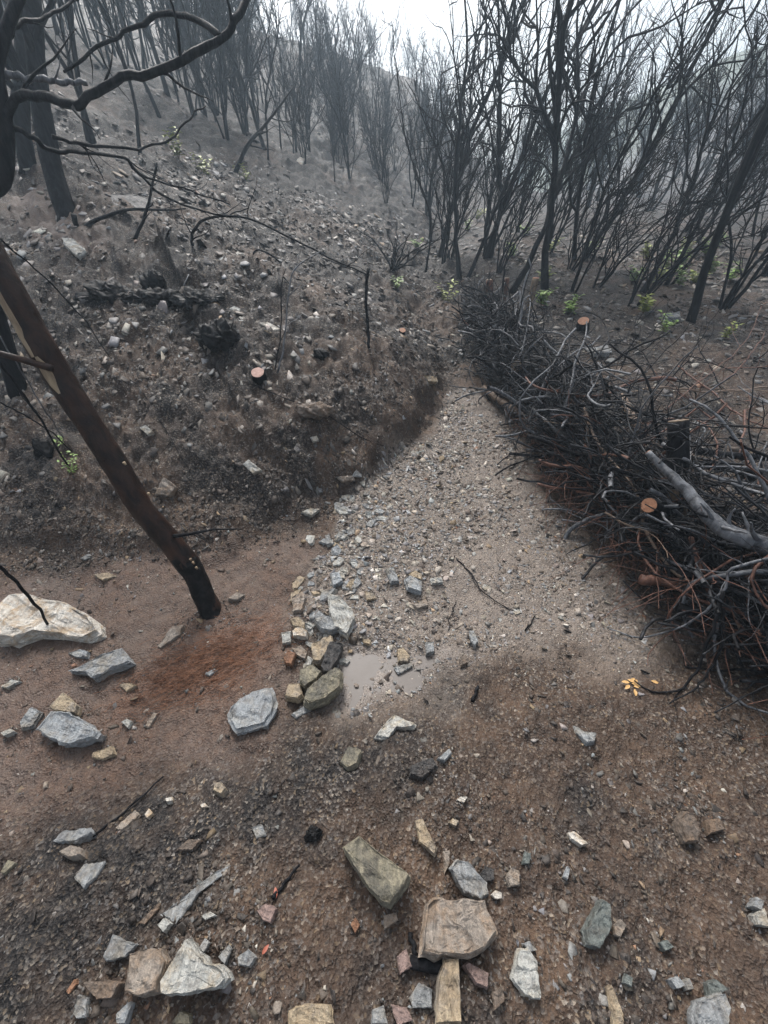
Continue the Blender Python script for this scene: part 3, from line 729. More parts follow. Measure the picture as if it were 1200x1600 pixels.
 (A8, [(935, 300), (925, 260), (945, 230), (970, 245), (990, 290), (985, 330), (950, 330)], .05, 'brown', 'dark brown lump of rock on the soil at the right'),
 (A8, [(1010, 260), (1050, 255), (1070, 290), (1020, 305)], .025, 'brown', 'low brown stone right of the dark brown lump'),
 (A8, [(572, 300), (595, 296), (640, 335), (620, 342), (585, 320)], .02, 'white', 'white elongated stone alone on the soil at right of centre'),
 (A8, [(860, 645), (885, 635), (908, 660), (880, 672)], .02, 'green', None),
 (A8, [(895, 760), (920, 750), (945, 780), (915, 790)], .02, 'slate', None),
 (A8, [(1160, 560), (1190, 535), (1210, 600), (1170, 590)], .03, 'pale', 'pale stone at the right edge near the bottom'),
 (A8, [(720, 590), (740, 570), (760, 590), (740, 630), (720, 620)], .02, 'tan', 'tan stone touching the smooth green grey stone'),
 (A8, [(745, 770), (755, 740), (780, 755), (775, 785)], .02, 'green', None),
 (A8, [(95, 260), (120, 255), (165, 350), (160, 375), (110, 330)], .03, 'ochre', 'splintery brown stone right of the beam shaped block'),
 (A8, [(185, 360), (205, 355), (205, 400), (190, 430)], .02, 'tan', None),
 (A8, [(0, 560), (40, 550), (45, 575), (0, 605)], .02, 'tan', None),
 (A8, [(40, 690), (70, 665), (88, 720), (50, 745)], .025, 'pink', None),
 (A8, [(340, 800), (375, 780), (378, 830), (345, 860)], .02, 'brown', None),
 (A8, [(20, 840), (70, 850), (92, 890), (40, 905)], .03, 'pink', None),
 (A8, [(225, 200), (240, 188), (262, 190), (250, 208)], .015, 'white', None),
 (A8, [(200, 270), (215, 255), (235, 265), (225, 282)], .015, 'ochre', None),
 (A8, [(300, 430), (320, 405), (345, 415), (345, 450), (315, 455)], .03, 'dark', None),
 (A8, [(430, 400), (440, 360), (462, 365), (455, 400)], .02, 'green', None),
 (A8, [(560, 440), (575, 405), (582, 415), (575, 450)], .015, 'blue', None),
 (A8, [(940, 765), (955, 755), (970, 790), (950, 795)], .02, 'slate', None),
 (A8, [(1150, 530), (1165, 500), (1190, 515), (1180, 545)], .025, 'slate', None),
 (A8, [(435, 650), (455, 640), (480, 670), (460, 675)], .02, 'slate', None),
 (A8, [(80, 820), (110, 770), (150, 790), (150, 850), (90, 850)], .02, 'slate', None),
 (A3, [(758, 650), (775, 635), (818, 668), (790, 680)], .02, 'pale', 'pale flat slate on the dark bank left of the channel'),
 (A3, [(940, 800), (970, 787), (1000, 790), (975, 810)], .015, 'pale', 'pale flake on the lower bank near the top of the gravel'),
 (A3, [(480, 745), (510, 690), (550, 720), (530, 748)], .03, 'tan', 'grey brown stone on the bank right of the leaning trunk'),
 (A3, [(435, 535), (455, 527), (478, 548), (460, 558)], .02, 'pale', 'small pale slate right of the leaning trunk on the upper bank'),
 (A3, [(812, 208), (840, 208), (878, 228), (850, 232)], .015, 'white', 'white thin flake on the slope left of the upright black stick'),
 (A3, [(1055, 690), (1100, 685), (1110, 700), (1070, 705)], .02, 'tan', 'tan stone on the edge where the bank meets the gravel'),
 (A3, [(715, 165), (730, 155), (752, 165), (745, 178)], .015, 'pale', None),
 (A3, [(745, 190), (770, 188), (780, 205), (755, 208)], .015, 'pale', None),
 (A3, [(970, 565), (990, 560), (998, 575), (980, 580)], .02, 'pale', None),
 (A3, [(250, 945), (275, 930), (290, 940), (265, 950)], .012, 'slate', None),
 (A1, [(190, 740), (230, 745), (265, 780), (240, 800), (205, 770)], .03, 'pale', 'pale slab on the washed streak below the standing black trunk'),
 (A1, [(730, 820), (740, 780), (770, 790), (760, 830)], .015, 'pale', 'white stone on the slope above the cut stump'),
 (A1, [(340, 640), (345, 605), (440, 610), (480, 622), (460, 655), (390, 655)], .05, 'dark', 'black slab like boulder jutting from the upper left slope'),
 (A1, [(605, 775), (650, 750), (668, 780), (660, 805), (615, 795)], .04, 'dark', 'dark blocky stone on the slope below the black boulder'),
 (A1, [(925, 505), (935, 490), (952, 495), (945, 515)], .03, 'white', None),
 (A4, [(125, 370), (165, 378), (170, 395), (140, 392)], .03, 'ochre', 'ochre flat stone at the head of the gravel channel'),
 (A4, [(872, 180), (925, 175), (930, 190), (880, 195)], .05, 'slate', 'grey flat slab between the burnt trees at right'),
 (A4, [(640, 285), (700, 278), (708, 298), (660, 300)], .05, 'slate', 'grey stone just behind the far end of the brush pile'),
]
for (off, pts, ht, colr, label) in S_LIST:
    if label: stone_px(*off, pts, ht, colr, label)
    else: stone_px(*off, pts, ht, colr, 'small loose stone chip lying singly on the soil', group=SG)

def random_stone(px, py, size, flat, colr, label, group, name='stone'):
    rs = np.random.default_rng(int(px * 31 + py * 77) % 99991)
    g = G(px, py); zg = float(full_height(np.array([g[0]]), np.array([g[1]]))[0])
    n = normal_at(g[0], g[1]) + rs.normal(0, .22, 3); n /= np.linalg.norm(n)
    a = np.cross(n, [0, 1, .1]); a /= np.linalg.norm(a); b = np.cross(n, a)
    k = rs.integers(4, 7); th = np.sort(rs.random(k) * .8 + np.arange(k)) * 2 * math.pi / k + rs.random() * 6
    asp = .45 + .4 * rs.random(); rr = size * .5 * (.75 + .35 * rs.random(k)); yaw = rs.random() * 3.1
    ca, sa = math.cos(yaw), math.sin(yaw)
    u, v = np.cos(th) * rr, np.sin(th) * rr * asp
    ht = size * flat
    c = np.array([g[0], g[1], zg]) + n * ht * .7
    O = c + (u * ca - v * sa)[:, None] * a + (u * sa + v * ca)[:, None] * b
    ar = np.cross(O[1] - c, O[2] - c) @ n
    O = densify(O, size * .2, rs, .06)
    if ar < 0: O = O[::-1]
    V, F = loft_stone(O, c, n, ht, ht * .4, rs)
    org = np.array([g[0], g[1], zg])
    o = link(name, mesh_from(name, V - org, F, SM[colr]), None, org); tag(o, label, 'stone', group)
# slate fragments heaped along the left side of the gravel channel
cnt = 0
for _ in range(400):
    if cnt >= 92: break
    t = rng.random(); cx = np.interp(t, [0, .5, 1], [585, 525, 500]); cy = np.interp(t, [0, .5, 1], [760, 880, 1050])
    px, py = cx + rng.normal(0, 32), cy + rng.normal(0, 25)
    if px < 440 or (py > 1000 and px > 540): continue
    random_stone(px, py, .045 + .06 * rng.random() ** 1.5, .12 + .14 * rng.random(), rng.choice(['slate', 'blue', 'pale', 'tan', 'ochre', 'pale', 'slate', 'pale']),
                 'broken slate piece heaped on the left margin of the gravel channel', 'slate pieces along the channel margin'); cnt += 1
for _ in range(16):
    px, py = rng.uniform(560, 860), rng.uniform(640, 1000)
    random_stone(px, py, .025 + .035 * rng.random() ** 2, .16, rng.choice(['slate', 'blue', 'pale', 'tan', 'pale']),
                 'small angular stone lying out on the gravel channel bed', 'stones out on the channel bed')
# flakes on the hillside
for _ in range(48):
    px, py = rng.uniform(20, 700), rng.uniform(230, 720)
    if py > 720 - (px - 300) * .1: continue
    d = GD(px, py)
    random_stone(px, py, (.03 + .05 * rng.random() ** 2) * (.5 + .22 * d), .2 + .15 * rng.random(), rng.choice(['pale', 'slate', 'pale', 'slate', 'tan', 'dark', 'blue']),
                 'slate flake lying loose on the burnt hillside', 'slate flakes on the hillside')
for _ in range(14):
    px, py = rng.uniform(860, 1195), rng.uniform(450, 640)
    d = GD(px, py)
    random_stone(px, py, (.03 + .04 * rng.random() ** 2) * (.5 + .2 * d), .25, rng.choice(['pale', 'slate', 'tan', 'brown', 'dark']),
                 'slate flake on the bare ground behind the brush pile', 'slate flakes behind the brush pile')

pts, szs = [], []
_b = G(333, 958)
for _ in range(260):
    a = rng.random() * 6.28; q = .06 + .12 * rng.random() ** 1.6; pts.append((_b[0] + math.cos(a) * q, _b[1] + math.sin(a) * q)); szs.append(.005 + .014 * rng.random() ** 2)
for (x, y, sz_) in STONES:
    if y > 3: continue
    for _ in range(int(26 + 500 * sz_)):
        a = rng.random() * 6.28; q = sz_ * (1.0 + .28 * rng.random()); pts.append((x + math.cos(a) * q, y + math.sin(a) * q)); szs.append(.004 + .009 * rng.random() ** 2)
tag(scatter_chips('soil_crumbs', np.array(pts), np.array(szs), 'fore', .5), 'dark soil crumbs packed around the larger stones', 'soil', kind='stuff')
_q = np.stack([rng.uniform(-3, .8, 40000), rng.uniform(1.2, 5, 40000)], 1); _d, _bh = bank_dist(_q[:, 0], _q[:, 1]); _q = _q[(_d > -.06) & (_d < .38)][:6500]
tag(scatter_chips('bank_crumbs', _q, .008 + .026 * rng.random(len(_q)) ** 2.5, 'crumb', .5, .5), 'dark crumbled soil clods along the eroded bank edge', 'soil', kind='stuff')
# ------------------------------------------------------------------ burnt trees
def wander(p0, d0, L, n, wob, up, rs):
    P = [np.array(p0, float)]; d = np.array(d0, float); d /= np.linalg.norm(d); st = L / n
    for i in range(n):
        d = d + rs.normal(0, wob, 3) + np.array([0, 0, up]); d /= np.linalg.norm(d)
        P.append(P[-1] + d * st)
    return np.array(P)
def grow_tree(seed, H, r0, nst=1, lean=(0, 0), nb=11, bl=.5, twigs=6, fine=3, spread=.5, low=.25):
    """returns (trunk MB, branches MB) of a bare burnt tree with its foot at the origin"""
    rs = np.random.default_rng(seed); T, B = MB(), MB()
    for s in range(nst):
        az = rs.random() * 6.28; tilt = (.1 if nst == 1 else .28) * rs.random() + (0 if nst == 1 else .08)
        d = np.array([math.cos(az) * tilt + lean[0], math.sin(az) * tilt + lean[1], 1.0])
        h = H * (1 if s == 0 else .65 + .35 * rs.random()); rr = r0 * (1 if s == 0 else .55 + .35 * rs.random())
        P = wander((math.cos(az) * r0 * .8 * (nst > 1), math.sin(az) * r0 * .8 * (nst > 1), -.12), d, h, 16, .125, .045, rs)
        t = np.linspace(0, 1, 17); rad = rr * (1 - t) ** .8 + .004; rad[0] *= 1.35; rad[1] *= 1.1
        T.add(*tube(P, rad, 8, True, .06, rs))
        for b in range(nb):
            q = low + (1 - low) * (b + rs.random()) / nb * .97; i = q * 16; i0 = min(int(i), 15); p = P[i0] + (P[i0 + 1] - P[i0]) * (i - i0)
            td = P[i0 + 1] - P[i0]; td /= np.linalg.norm(td)
            a = rs.random() * 6.28; out = np.array([math.cos(a), math.sin(a), .1])
            dd = td * .75 + out * spread * (.3 + 1.3 * rs.random()); L = h * bl * (1.05 - .62 * q) * (.6 + .6 * rs.random())
            br = min(rad[i0] * .62, .004 + .020 * L)
            L *= (1 if rs.random() > .15 else .45); Q = wander(p, dd, L, 9, .19, .085, rs)
            B.add(*tube(Q, br * (1 - np.linspace(0, 1, 10)) ** .7 + .0022, 5, False))
            for w in range(twigs):
                k = 2 + rs.integers(0, 7); pd = Q[k + 1] - Q[k]; pd /= np.linalg.norm(pd)
                e = pd * .9 + rs.normal(0, .42, 3); l2 = L * (.25 + .35 * rs.random())
                W = wander(Q[k], e, l2, 6, .24, .08, rs)
                B.add(*tube(W, (br * .45 * (1 - np.linspace(0, 1, 7)) + .0018), 4, False))
                for f in range(fine):
                    k2 = 1 + rs.integers(0, 5); pd = W[k2 + 1] - W[k2]; pd /= np.linalg.norm(pd) + 1e-9
                    X = wander(W[k2], pd + rs.normal(0, .45, 3), l2 * (.25 + .4 * rs.random()), 4, .2, .06, rs)
                    B.add(*tube(X, np.linspace(.0022, .0012, 5), 3, False))
    return T, B
PROTO = {}
def proto(key, **kw):
    kw['r0'] *= .82; T, B = grow_tree(**kw)
    PROTO[key] = (mesh_from('trunk', *T.quads(), M_CHAR, True), mesh_from('branches', *B.quads(), M_TWIG, True))
proto('a', seed=1, H=4.4, r0=.060, nb=17, spread=.34, twigs=7, fine=3, low=.16, lean=(.05, 0))
proto('b', seed=2, H=4.2, r0=.048, nst=2, nb=12, spread=.34, low=.15)
proto('c', seed=3, H=3.6, r0=.034, nst=3, nb=9, spread=.36, twigs=6, low=.15)
proto('d', seed=4, H=5.2, r0=.066, nb=16, lean=(.03, 0), spread=.36, twigs=7)
proto('e', seed=5, H=2.8, r0=.020, nst=5, nb=7, spread=.42, twigs=6, low=.12)
proto('f', seed=6, H=3.4, r0=.030, nst=2, nb=10, lean=(.28, -.05), spread=.40, twigs=6, low=.12)
proto('g', seed=8, H=2.3, r0=.016, nst=6, nb=6, lean=(.34, -.1), spread=.48, twigs=5, low=.1)
proto('h', seed=9, H=3.8, r0=.034, nb=11, bl=.38, spread=.30, twigs=5, fine=2, low=.2)
proto('j', seed=12, H=3.6, r0=.045, nst=2, nb=9, spread=.75, bl=.6, twigs=7, low=.2, lean=(.1, .05))
proto('k', seed=13, H=2.6, r0=.040, nb=7, spread=.8, bl=.8, twigs=8, low=.35, lean=(.2, 0))
proto('i', seed=10, H=3.2, r0=.024, nb=9, bl=.38, spread=.30, twigs=5, fine=2, low=.15)
def place_tree(key, xyz, sc, rot, label, group=None, lean=(0, 0), name='burnt_tree'):
    o = empty(name, (xyz[0], xyz[1], xyz[2]), label, 'tree', group)
    o.rotation_mode = 'ZYX'; o.rotation_euler = (lean[1], lean[0], rot); o.scale = (sc, sc, sc)
    tm, bm_ = PROTO[key]
    link('trunk', tm, o); link('branches', bm_, o)
    return o
def ground_z(x, y): return float(full_height(np.array([x]), np.array([y]))[0])
NEAR_TREES = [
 ('a', 688, 402, .80, .3, (.04, 0), 'slender burnt tree at the left end of the right hand grove'),
 ('b', 762, 402, .92, 1.2, (.05, 0), 'dense twin stemmed burnt tree in the middle of the grove'),
 ('e', 706, 402, .70, 2.0, (.02, 0), 'thin burnt shrub between the slender tree and the twin stemmed tree'),
 ('d', 797, 455, .62, .2, (.16, 0), 'burnt tree with a sawn pale stub just behind the far end of the brush pile'),
 ('d', 855, 452, .74, 2.6, (.08, 0), 'straight thick burnt trunk leaning right, behind the brush pile'),
 ('j', 905, 405, .95, 4.0, (.06, 0), 'wide forking burnt tree behind the straight thick trunk'),
 ('f', 897, 455, .70, .1, (.10, 0), 'thin leaning burnt sapling right of the straight thick trunk'),
 ('g', 985, 480, .85, -.1, (.2, 0), 'low spreading burnt shrub left of the rightmost black trunk'),
 ('h', 1082, 500, 1.2, .8, (-.06, 0), 'rightmost large black trunk standing alone on open ground'),
 ('e', 1130, 485, .90, 1.0, (.10, 0), 'many stemmed burnt shrub close to the right edge'),
 ('k', 1000, 455, .9, .3, (.14, 0), 'crooked leaning burnt tree between the thick trunk and the rightmost trunk'),
 ('b', 1195, 430, .80, 3.0, (.05, 0), 'burnt twin stemmed tree at the right edge of the picture'),
 ('g', 930, 450, .75, .3, (.2, 0), 'small burnt bush leaning right among the grove'),
 ('f', 1045, 440, .9, .4, (.15, 0), 'slanting burnt tree behind the rightmost black trunk'),
]
for key, px, py, sc, rot, lean, lab in NEAR_TREES:
    g = G(px, py); place_tree(key, (g[0], g[1], ground_z(g[0], g[1])), sc, rot, lab, None, lean)
# the grove behind
gr = np.random.default_rng(21)
taken = []
def try_spot(x, y, dmin):
    for (a, b) in taken:
        if (a - x) ** 2 + (b - y) ** 2 < dmin * dmin: return False
    taken.append((x, y)); return True
cnt = 0
for _ in range(600):
    if cnt >= 24: break
    px, py = gr.uniform(660, 1230), gr.uniform(330, 440)
    g = G(px, py); dd = (g - EYE) @ _f
    if dd > 22 or dd < 5 or not try_spot(g[0], g[1], .45): continue
    k = gr.choice(['i', 'h', 'c', 'e', 'f', 'j', 'k', 'j', 'g', 'k'])
    place_tree(k, (g[0], g[1], ground_z(g[0], g[1])), gr.uniform(.55, .95), gr.uniform(-.6, .6) if k in 'fg' else gr.uniform(0, 6.28), 'bare burnt tree in the grove behind the brush pile', 'burnt trees in the right hand grove', (gr.uniform(.0, .2), gr.uniform(-.05, .05)))
    cnt += 1
cnt = 0
for _ in range(3500):
    if cnt >= 205: break
    x, y = gr.uniform(-12, 6), gr.uniform(7.5, 30)
    if cnt > 25: x, y = gr.uniform(-10, -1), gr.uniform(8.5, 16)
    if cnt > 95: y = gr.uniform(9.5, 28); x = y * gr.uniform(-.34, .17)
    d, _h = bank_dist(np.array([x]), np.array([y]))
    if d[0] < .6: continue
    if abs(x) > y * .75 or (cnt <= 95 and x / y > -.22 and y < 14): continue
    if not try_spot(x, y, .38): continue
    k = gr.choice(['h', 'i', 'e', 'e', 'i', 'i', 'k'] if cnt <= 95 else ['i', 'h', 'e', 'i', 'e'])
    place_tree(k, (x, y, ground_z(x, y)), gr.uniform(.75, 1.1) * (1 if cnt <= 95 else .62), gr.uniform(0, 6.28), 'thin burnt tree fading into the mist on the far hillside', 'burnt trees on the misty hillside', (gr.uniform(-.06, .06), gr.uniform(-.06, .06)))
    cnt += 1
cnt = 0
for _ in range(600):
    if cnt >= 34: break
    x, y = gr.uniform(4, 24), gr.uniform(12, 34)
    if not (.25 < x / y < 1.0) or not try_spot(x, y, .8): continue
    place_tree(gr.choice(['a', 'b', 'c', 'e']), (x, y, ground_z(x, y)), gr.uniform(.8, 1.2), gr.uniform(0, 6.28), 'distant burnt tree on the valley side beyond the grove', 'burnt trees beyond the grove', (gr.uniform(-.05, .08), 0))
    cnt += 1
# trees on the upper left hillside, closer
for px, py, k, sc in ((140, 215, 'b', .75), (215, 235, 'h', .7), (320, 180, 'c', .8), (385, 215, 'e', .95), (265, 160, 'a', .8), (60, 130, 'b', .8), (170, 110, 'c', .8), (330, 105, 'h', .8), (440, 235, 'i', .7), (480, 200, 'e', .8), (20, 60, 'c', .8), (520, 235, 'i', .75)):
    g = G(px, py); place_tree(k, (g[0], g[1], ground_z(g[0], g[1])), sc, px * .37, 'burnt tree standing on the upper left hillside', 'burnt trees on the upper left hillside', (.03, 0))

# ------------------------------------------------------------------ hand shaped branches and sticks
def pxline(pts, n=24, wob=.0, seed=0):
    """pts: (px, py, depth or None=on ground + lift)"""
    P = []
    for p in pts:
        if len(p) == 3 and p[2] is not None: P.append(at(*p))
        else:
            g = G(p[0], p[1]); g[2] = ground_z(g[0], g[1]) + .008; P.append(g)
    Q = catmull(P, n)
    if wob: 
        rs = np.random.default_rng(seed); J = rs.normal(0, wob, (n, 3)); J[0] = 0; Q = Q + (J + np.roll(J, 1, 0)) * .5
    return Q
def stick(pts, r0, r1, mat, label, cat='stick', name='stick', group=None, n=24, wob=.003, sides=6, twigs=0, seed=0, parent=None):
    Q = pxline(pts, n, wob, seed + 3); mb = MB(); rs = np.random.default_rng(seed + 77)
    rad = np.linspace(r0, r1, n)
    mb.add(*tube(Q, rad, sides, True, .05, rs))
    for w in range(twigs):
        k = rs.integers(2, n - 3); d = Q[k + 1] - Q[k]; d /= np.linalg.norm(d)
        L = np.linalg.norm(Q[-1] - Q[0]) * (.12 + .2 * rs.random())
        W = wander(Q[k], d * .8 + rs.normal(0, .5, 3), L, 7, .15, .03, rs); mb.add(*tube(W, np.linspace(max(rad[k] * .5, .0018), .0012, 8), 4, False))
    if parent is not None:
        return mb.build(name, mat, parent, np.array(parent.location))
    org = Q[0]
    o = mb.build(name, mat, None, org); o.location = [float(v) for v in org]
    return tag(o, label, cat, group)

# leaning foreground trunk
base = G(333, 958); base[2] = ground_z(base[0], base[1])
lt = empty('leaning_trunk', base, 'brown singed trunk leaning out of the left edge with a blackened foot', 'tree trunk')
_tp = at(-190, 90, 1.02); TP = [_tp + np.array([-.75, .25, 2.6]), _tp + np.array([-.52, .1, 1.5]), _tp + np.array([-.2, .02, .55]), _tp, at(-90, 265, 1.10), at(0, 425, 1.20), at(60, 535, 1.30), at(125, 640, 1.42), at(180, 725, 1.52), at(218, 790, 1.60), at(266, 848, 1.70), at(300, 890, 1.77), at(318, 930, 1.82), base + np.array([0, 0, -.06])]
Q = catmull(TP, 100)[0:]; QUP = Q[:31]; Q = Q[30:]; rs = np.random.default_rng(5)
tt = np.linspace(0, 1, 70); rad = np.interp(tt, [0, .3, .6, .75, .80, .9, .97, 1], [.040, .044, .046, .052, .045, .046, .050, .062])
V, F = tube(np.concatenate([QUP[:-1], Q]), np.concatenate([np.linspace(.022, .040, 30), rad]), 18, True, .04, rs); 
mb = MB(); mb.add(V, F); tk = mb.build('trunk', M_BARK, lt, base)
mb = MB(); seg = Q[49:]; mb.add(*tube(seg, rad[49:] + np.interp(np.arange(21), [0, 5], [-.002, .003]), 18, True, .03, rs)); ch = mb.build('charred_foot', M_CRUST, lt, base)
# pale peeled patches: curved shells hugging the bark
def bark_patch(i0, i1, ang, wid, name):
    pts = []; rows = i1 - i0 + 1
    T = np.gradient(Q, axis=0); T /= np.linalg.norm(T, axis=1)[:, None]
    m = Q[-1] - Q[0]; ref = np.eye(3)[int(np.argmin(np.abs(m)))]
    A = np.cross(T, ref); A /= np.linalg.norm(A, axis=1)[:, None]; B = np.cross(T, A)
    cols = 9; V = []
    for i in range(i0, i1 + 1):
        f = (i - i0) / (i1 - i0); w = wid * (.35 + .65 * math.sin(math.pi * min(max(f, .04), .96))) * (1 + rs.normal(0, .16)); cen = ang + rs.normal(0, .05)
        for j in range(cols):
            a = cen + w * (j / (cols - 1) - .5) * 2; edge = abs(j / (cols - 1) - .5) * 2
            V.append(Q[i] + (A[i] * math.cos(a) + B[i] * math.sin(a)) * (rad[i] + .0045 - .006 * edge ** 3))
    F = [(r * cols + c, r * cols + c + 1, (r + 1) * cols + c + 1, (r + 1) * cols + c) for r in range(rows - 1) for c in range(cols - 1)]
    o = link(name, mesh_from(name, np.array(V) - base, F, M_PATCH, True), lt)
# angle that faces the viewer's left: search the tube direction
T0 = np.gradient(Q, axis=0)[20]; T0 /= np.linalg.norm(T0); mref = np.eye(3)[int(np.argmin(np.abs(Q[-1] - Q[0])))]
A0 = np.cross(T0, mref); A0 /= np.linalg.norm(A0); B0 = np.cross(T0, A0)
def face_angle(v): return math.atan2(v @ B0, v @ A0)
toeye = EYE - Q[20]; toeye /= np.linalg.norm(toeye); side = np.cross(T0, toeye); 
if side[0] > 0: side = -side
fa = face_angle(side * .8 + toeye * .6)
bark_patch(6, 17, fa, .34, 'peeled_patch'); bark_patch(17, 21, fa + .25 * (1 if face_angle(toeye) > fa else -1), .35, 'peeled_patch')
mb = MB()
for (px, py, d) in ((297, 873, 1.70), (301, 878, 1.70), (306, 886, 1.715), (231, 770, 1.53), (193, 722, 1.47)):
    p = at(px, py, d); mb.add(*tube(np.array([p, p + np.array([.004, 0, -.012])]), [.006, .004], 6))
mb.build('scar', M_PATCH, lt, base)
stick([(82, 576, 1.30), (40, 563, 1.27), (0, 553, 1.24), (-60, 540, 1.2)], .013, .011, M_BARK, None, name='side_branch', parent=lt, wob=.001, n=12)
stick([(272, 838, 1.66), (300, 833, 1.66), (335, 828, 1.67), (380, 827, 1.69)], .010, .002, M_CHAR, None, name='broken_twig', parent=lt, wob=.002, n=14, twigs=2)

# big overhanging branch and its trunk at the left edge
b0 = at(-95, 430, 2.05); b0 = np.array([b0[0], b0[1], ground_z(b0[0], b0[1])])
t = empty('overhanging_tree', b0, 'burnt tree at the left edge stretching a thick crooked branch across the slope', 'tree')
P = np.array([b0 + [0, 0, -.1], at(-40, 360, 1.95), at(2, 280, 1.9), at(8, 215, 1.85), at(2, 160, 1.8), at(-5, 100, 1.75), at(20, 20, 1.7), at(60, -80, 1.65)])
mb = MB(); mb.add(*tube(catmull(P, 40), np.interp(np.linspace(0, 1, 40), [0, .5, 1], [.050, .034, .018]), 10, True, .05)); mb.build('trunk', M_CHAR, t, b0)
def limb(pts, r0, r1, tw=0, seed=0, name='branch', mat=None, n=30): stick(pts, r0, r1, mat or M_CHAR, None, name=name, parent=t, wob=.006, n=n, twigs=tw, seed=seed)
limb([(6, 220, 1.85), (16, 165, 1.8), (45, 146, 1.75), (85, 155, 1.72), (118, 163, 1.70), (145, 145, 1.7), (190, 123, 1.7), (250, 110, 1.7), (300, 85, 1.7), (345, 58, 1.7), (372, 25, 1.7), (390, -30, 1.7)], .019, .015, 6, 1, mat=M_CHAR, n=50)
limb([(345, 58, 1.7), (300, 25, 1.75), (255, 22, 1.8), (205, 45, 1.85), (160, 70, 1.9), (100, 110, 1.95)], .014, .006, 3, 2)
limb([(22, 200, 1.85), (50, 215, 1.9), (82, 236, 2.0), (125, 240, 2.1), (190, 246, 2.3), (215, 268, 2.45), (245, 282, 2.6), (300, 297, 2.8), (360, 320, 3.0)], .013, .005, 3, 3, n=40)
limb([(205, 258, 2.4), (250, 300, 2.55), (310, 328, 2.75), (350, 335, 2.85), (390, 325, 3.0)], .009, .004, 2, 4)
limb([(82, 212, 1.95), (120, 225, 2.05), (200, 232, 2.2), (260, 220, 2.3), (290, 190, 2.35), (320, 165, 2.4)], .010, .004, 3, 5)
limb([(0, 118, 1.78), (40, 122, 1.8), (90, 126, 1.85), (135, 128, 1.9)], .015, .012, 1, 6, mat=M_ASH_SHEEN)
limb([(0, 70, 1.74), (30, 40, 1.8), (80, 20, 1.9), (130, -10, 2.0)], .012, .006, 3, 7)
# two standing trunks
def standing(px, py, pts, r0, r1, label, tw=0, seed=0):
    g = G(px, py); g[2] = ground_z(g[0], g[1]); t = empty('burnt_tree', g, label, 'tree')
    d = float((g - EYE) @ _f)
    P = np.array([g + [0, 0, -.08]] + [at(x, y, d * k) for x, y, k in pts]); rs = np.random.default_rng(seed)
    Q = catmull(P, 36); rad = np.linspace(r0, r1, 36); rad[0] *= 1.25
    mb = MB(); mb.add(*tube(Q, rad, 10, True, .05, rs)); mb.build('trunk', M_CHAR, t, g)
    B = MB()
    for w in range(tw):
        k = rs.integers(12, 34); W = wander(Q[k], np.array([rs.normal(0, .6), rs.normal(0, .5), .7]), .7 + .9 * rs.random(), 10, .13, .06, rs)
        B.add(*tube(W, np.linspace(rad[k] * .45, .003, 11), 6, False))
        for f in range(5):
            k2 = rs.integers(2, 9); X = wander(W[k2], (W[k2 + 1] - W[k2]) * 8 + rs.normal(0, .4, 3), .3 + .4 * rs.random(), 6, .16, .06, rs); B.add(*tube(X, np.linspace(.005, .0018, 7), 4, False))
    if tw: B.build('branches', M_TWIG, t, g)
standing(98, 325, [(85, 275, .985), (72, 215, .96), (62, 150, .93), (55, 80, .9), (50, 0, .88), (40, -100, .85)], .085, .055, 'thick black trunk standing on the slope at upper left', 9, 3)
standing(42, 262, [(36, 215, .98), (33, 150, .96), (36, 80, .94), (30, 0, .92), (20, -80, .9)], .075, .05, 'second black trunk just left behind the thick black trunk', 8, 4)

# single sticks
STK = 'stick'
stick([(0, 373, 1.5), (60, 425, 1.8), (110, 475, 2.0), (140, 510, 2.15), (166, 548)], .004, .003, M_CHAR, 'long thin black stick slanting down from the left edge above the trunk')
stick([(-30, 530, 1.5), (20, 595, 1.7), (60, 650, 1.85), (106, 728)], .006, .005, M_CHAR, 'black stick stuck in the soil beside the green sprout', twigs=1)
stick([(0, 628, 1.75), (40, 650, 1.85), (80, 675, 1.95), (112, 705)], .004, .003, M_CHAR, 'thin dark stick lying left of the green sprout')
stick([(0, 525, 1.6), (45, 600, 1.8), (80, 655, 1.95), (104, 692)], .003, .0025, M_ASH_SHEEN, 'thin grey stick beside the green sprout')
stick([(-20, 868, 1.3), (25, 910, 1.45), (60, 950, 1.58), (82, 985)], .006, .005, M_CHAR, 'black stick leaning over the white quartz boulder')
stick([(112, 560), (160, 578), (210, 600), (232, 628), (255, 668), (278, 705), (297, 738)], .0035, .002, M_CHAR, 'thin dark twig lying across the bank right of the leaning trunk', twigs=2)
stick([(395, 608), (450, 635), (520, 662), (560, 680), (605, 702)], .004, .003, M_TWIG, 'thin dark twig lying on the bank below the cut stump', twigs=2)
stick([(577, 556), (575, 520, GD(577, 556) * .985), (572, 470, GD(577, 556) * .96), (576, 420, GD(577, 556) * .93)], .012, .012, M_CHAR, 'upright black stick standing on the slope at centre', twigs=0, n=16)
g0 = GD(436, 592)
stick([(436, 592), (443, 540, g0 * .98), (450, 470, g0 * .95), (462, 420, g0 * .93), (500, 394, g0 * .92)], .006, .003, M_ASH_SHEEN, 'thin pale sapling stem rising behind the cut stump', twigs=6, n=20)
stick([(432, 590), (438, 520, g0 * .98), (440, 450, g0 * .95), (447, 420, g0 * .94)], .005, .002, M_TWIG, 'thin dark sapling stem beside the pale sapling', twigs=3, n=16)
d1 = GD(210, 372)
stick([(210, 372), (225, 340, d1 * .98), (236, 300, d1 * .96), (246, 255, d1 * .94)], .014, .008, M_CHAR, 'short charred pole leaning on the upper slope', n=14, twigs=2)
d2 = GD(118, 352)
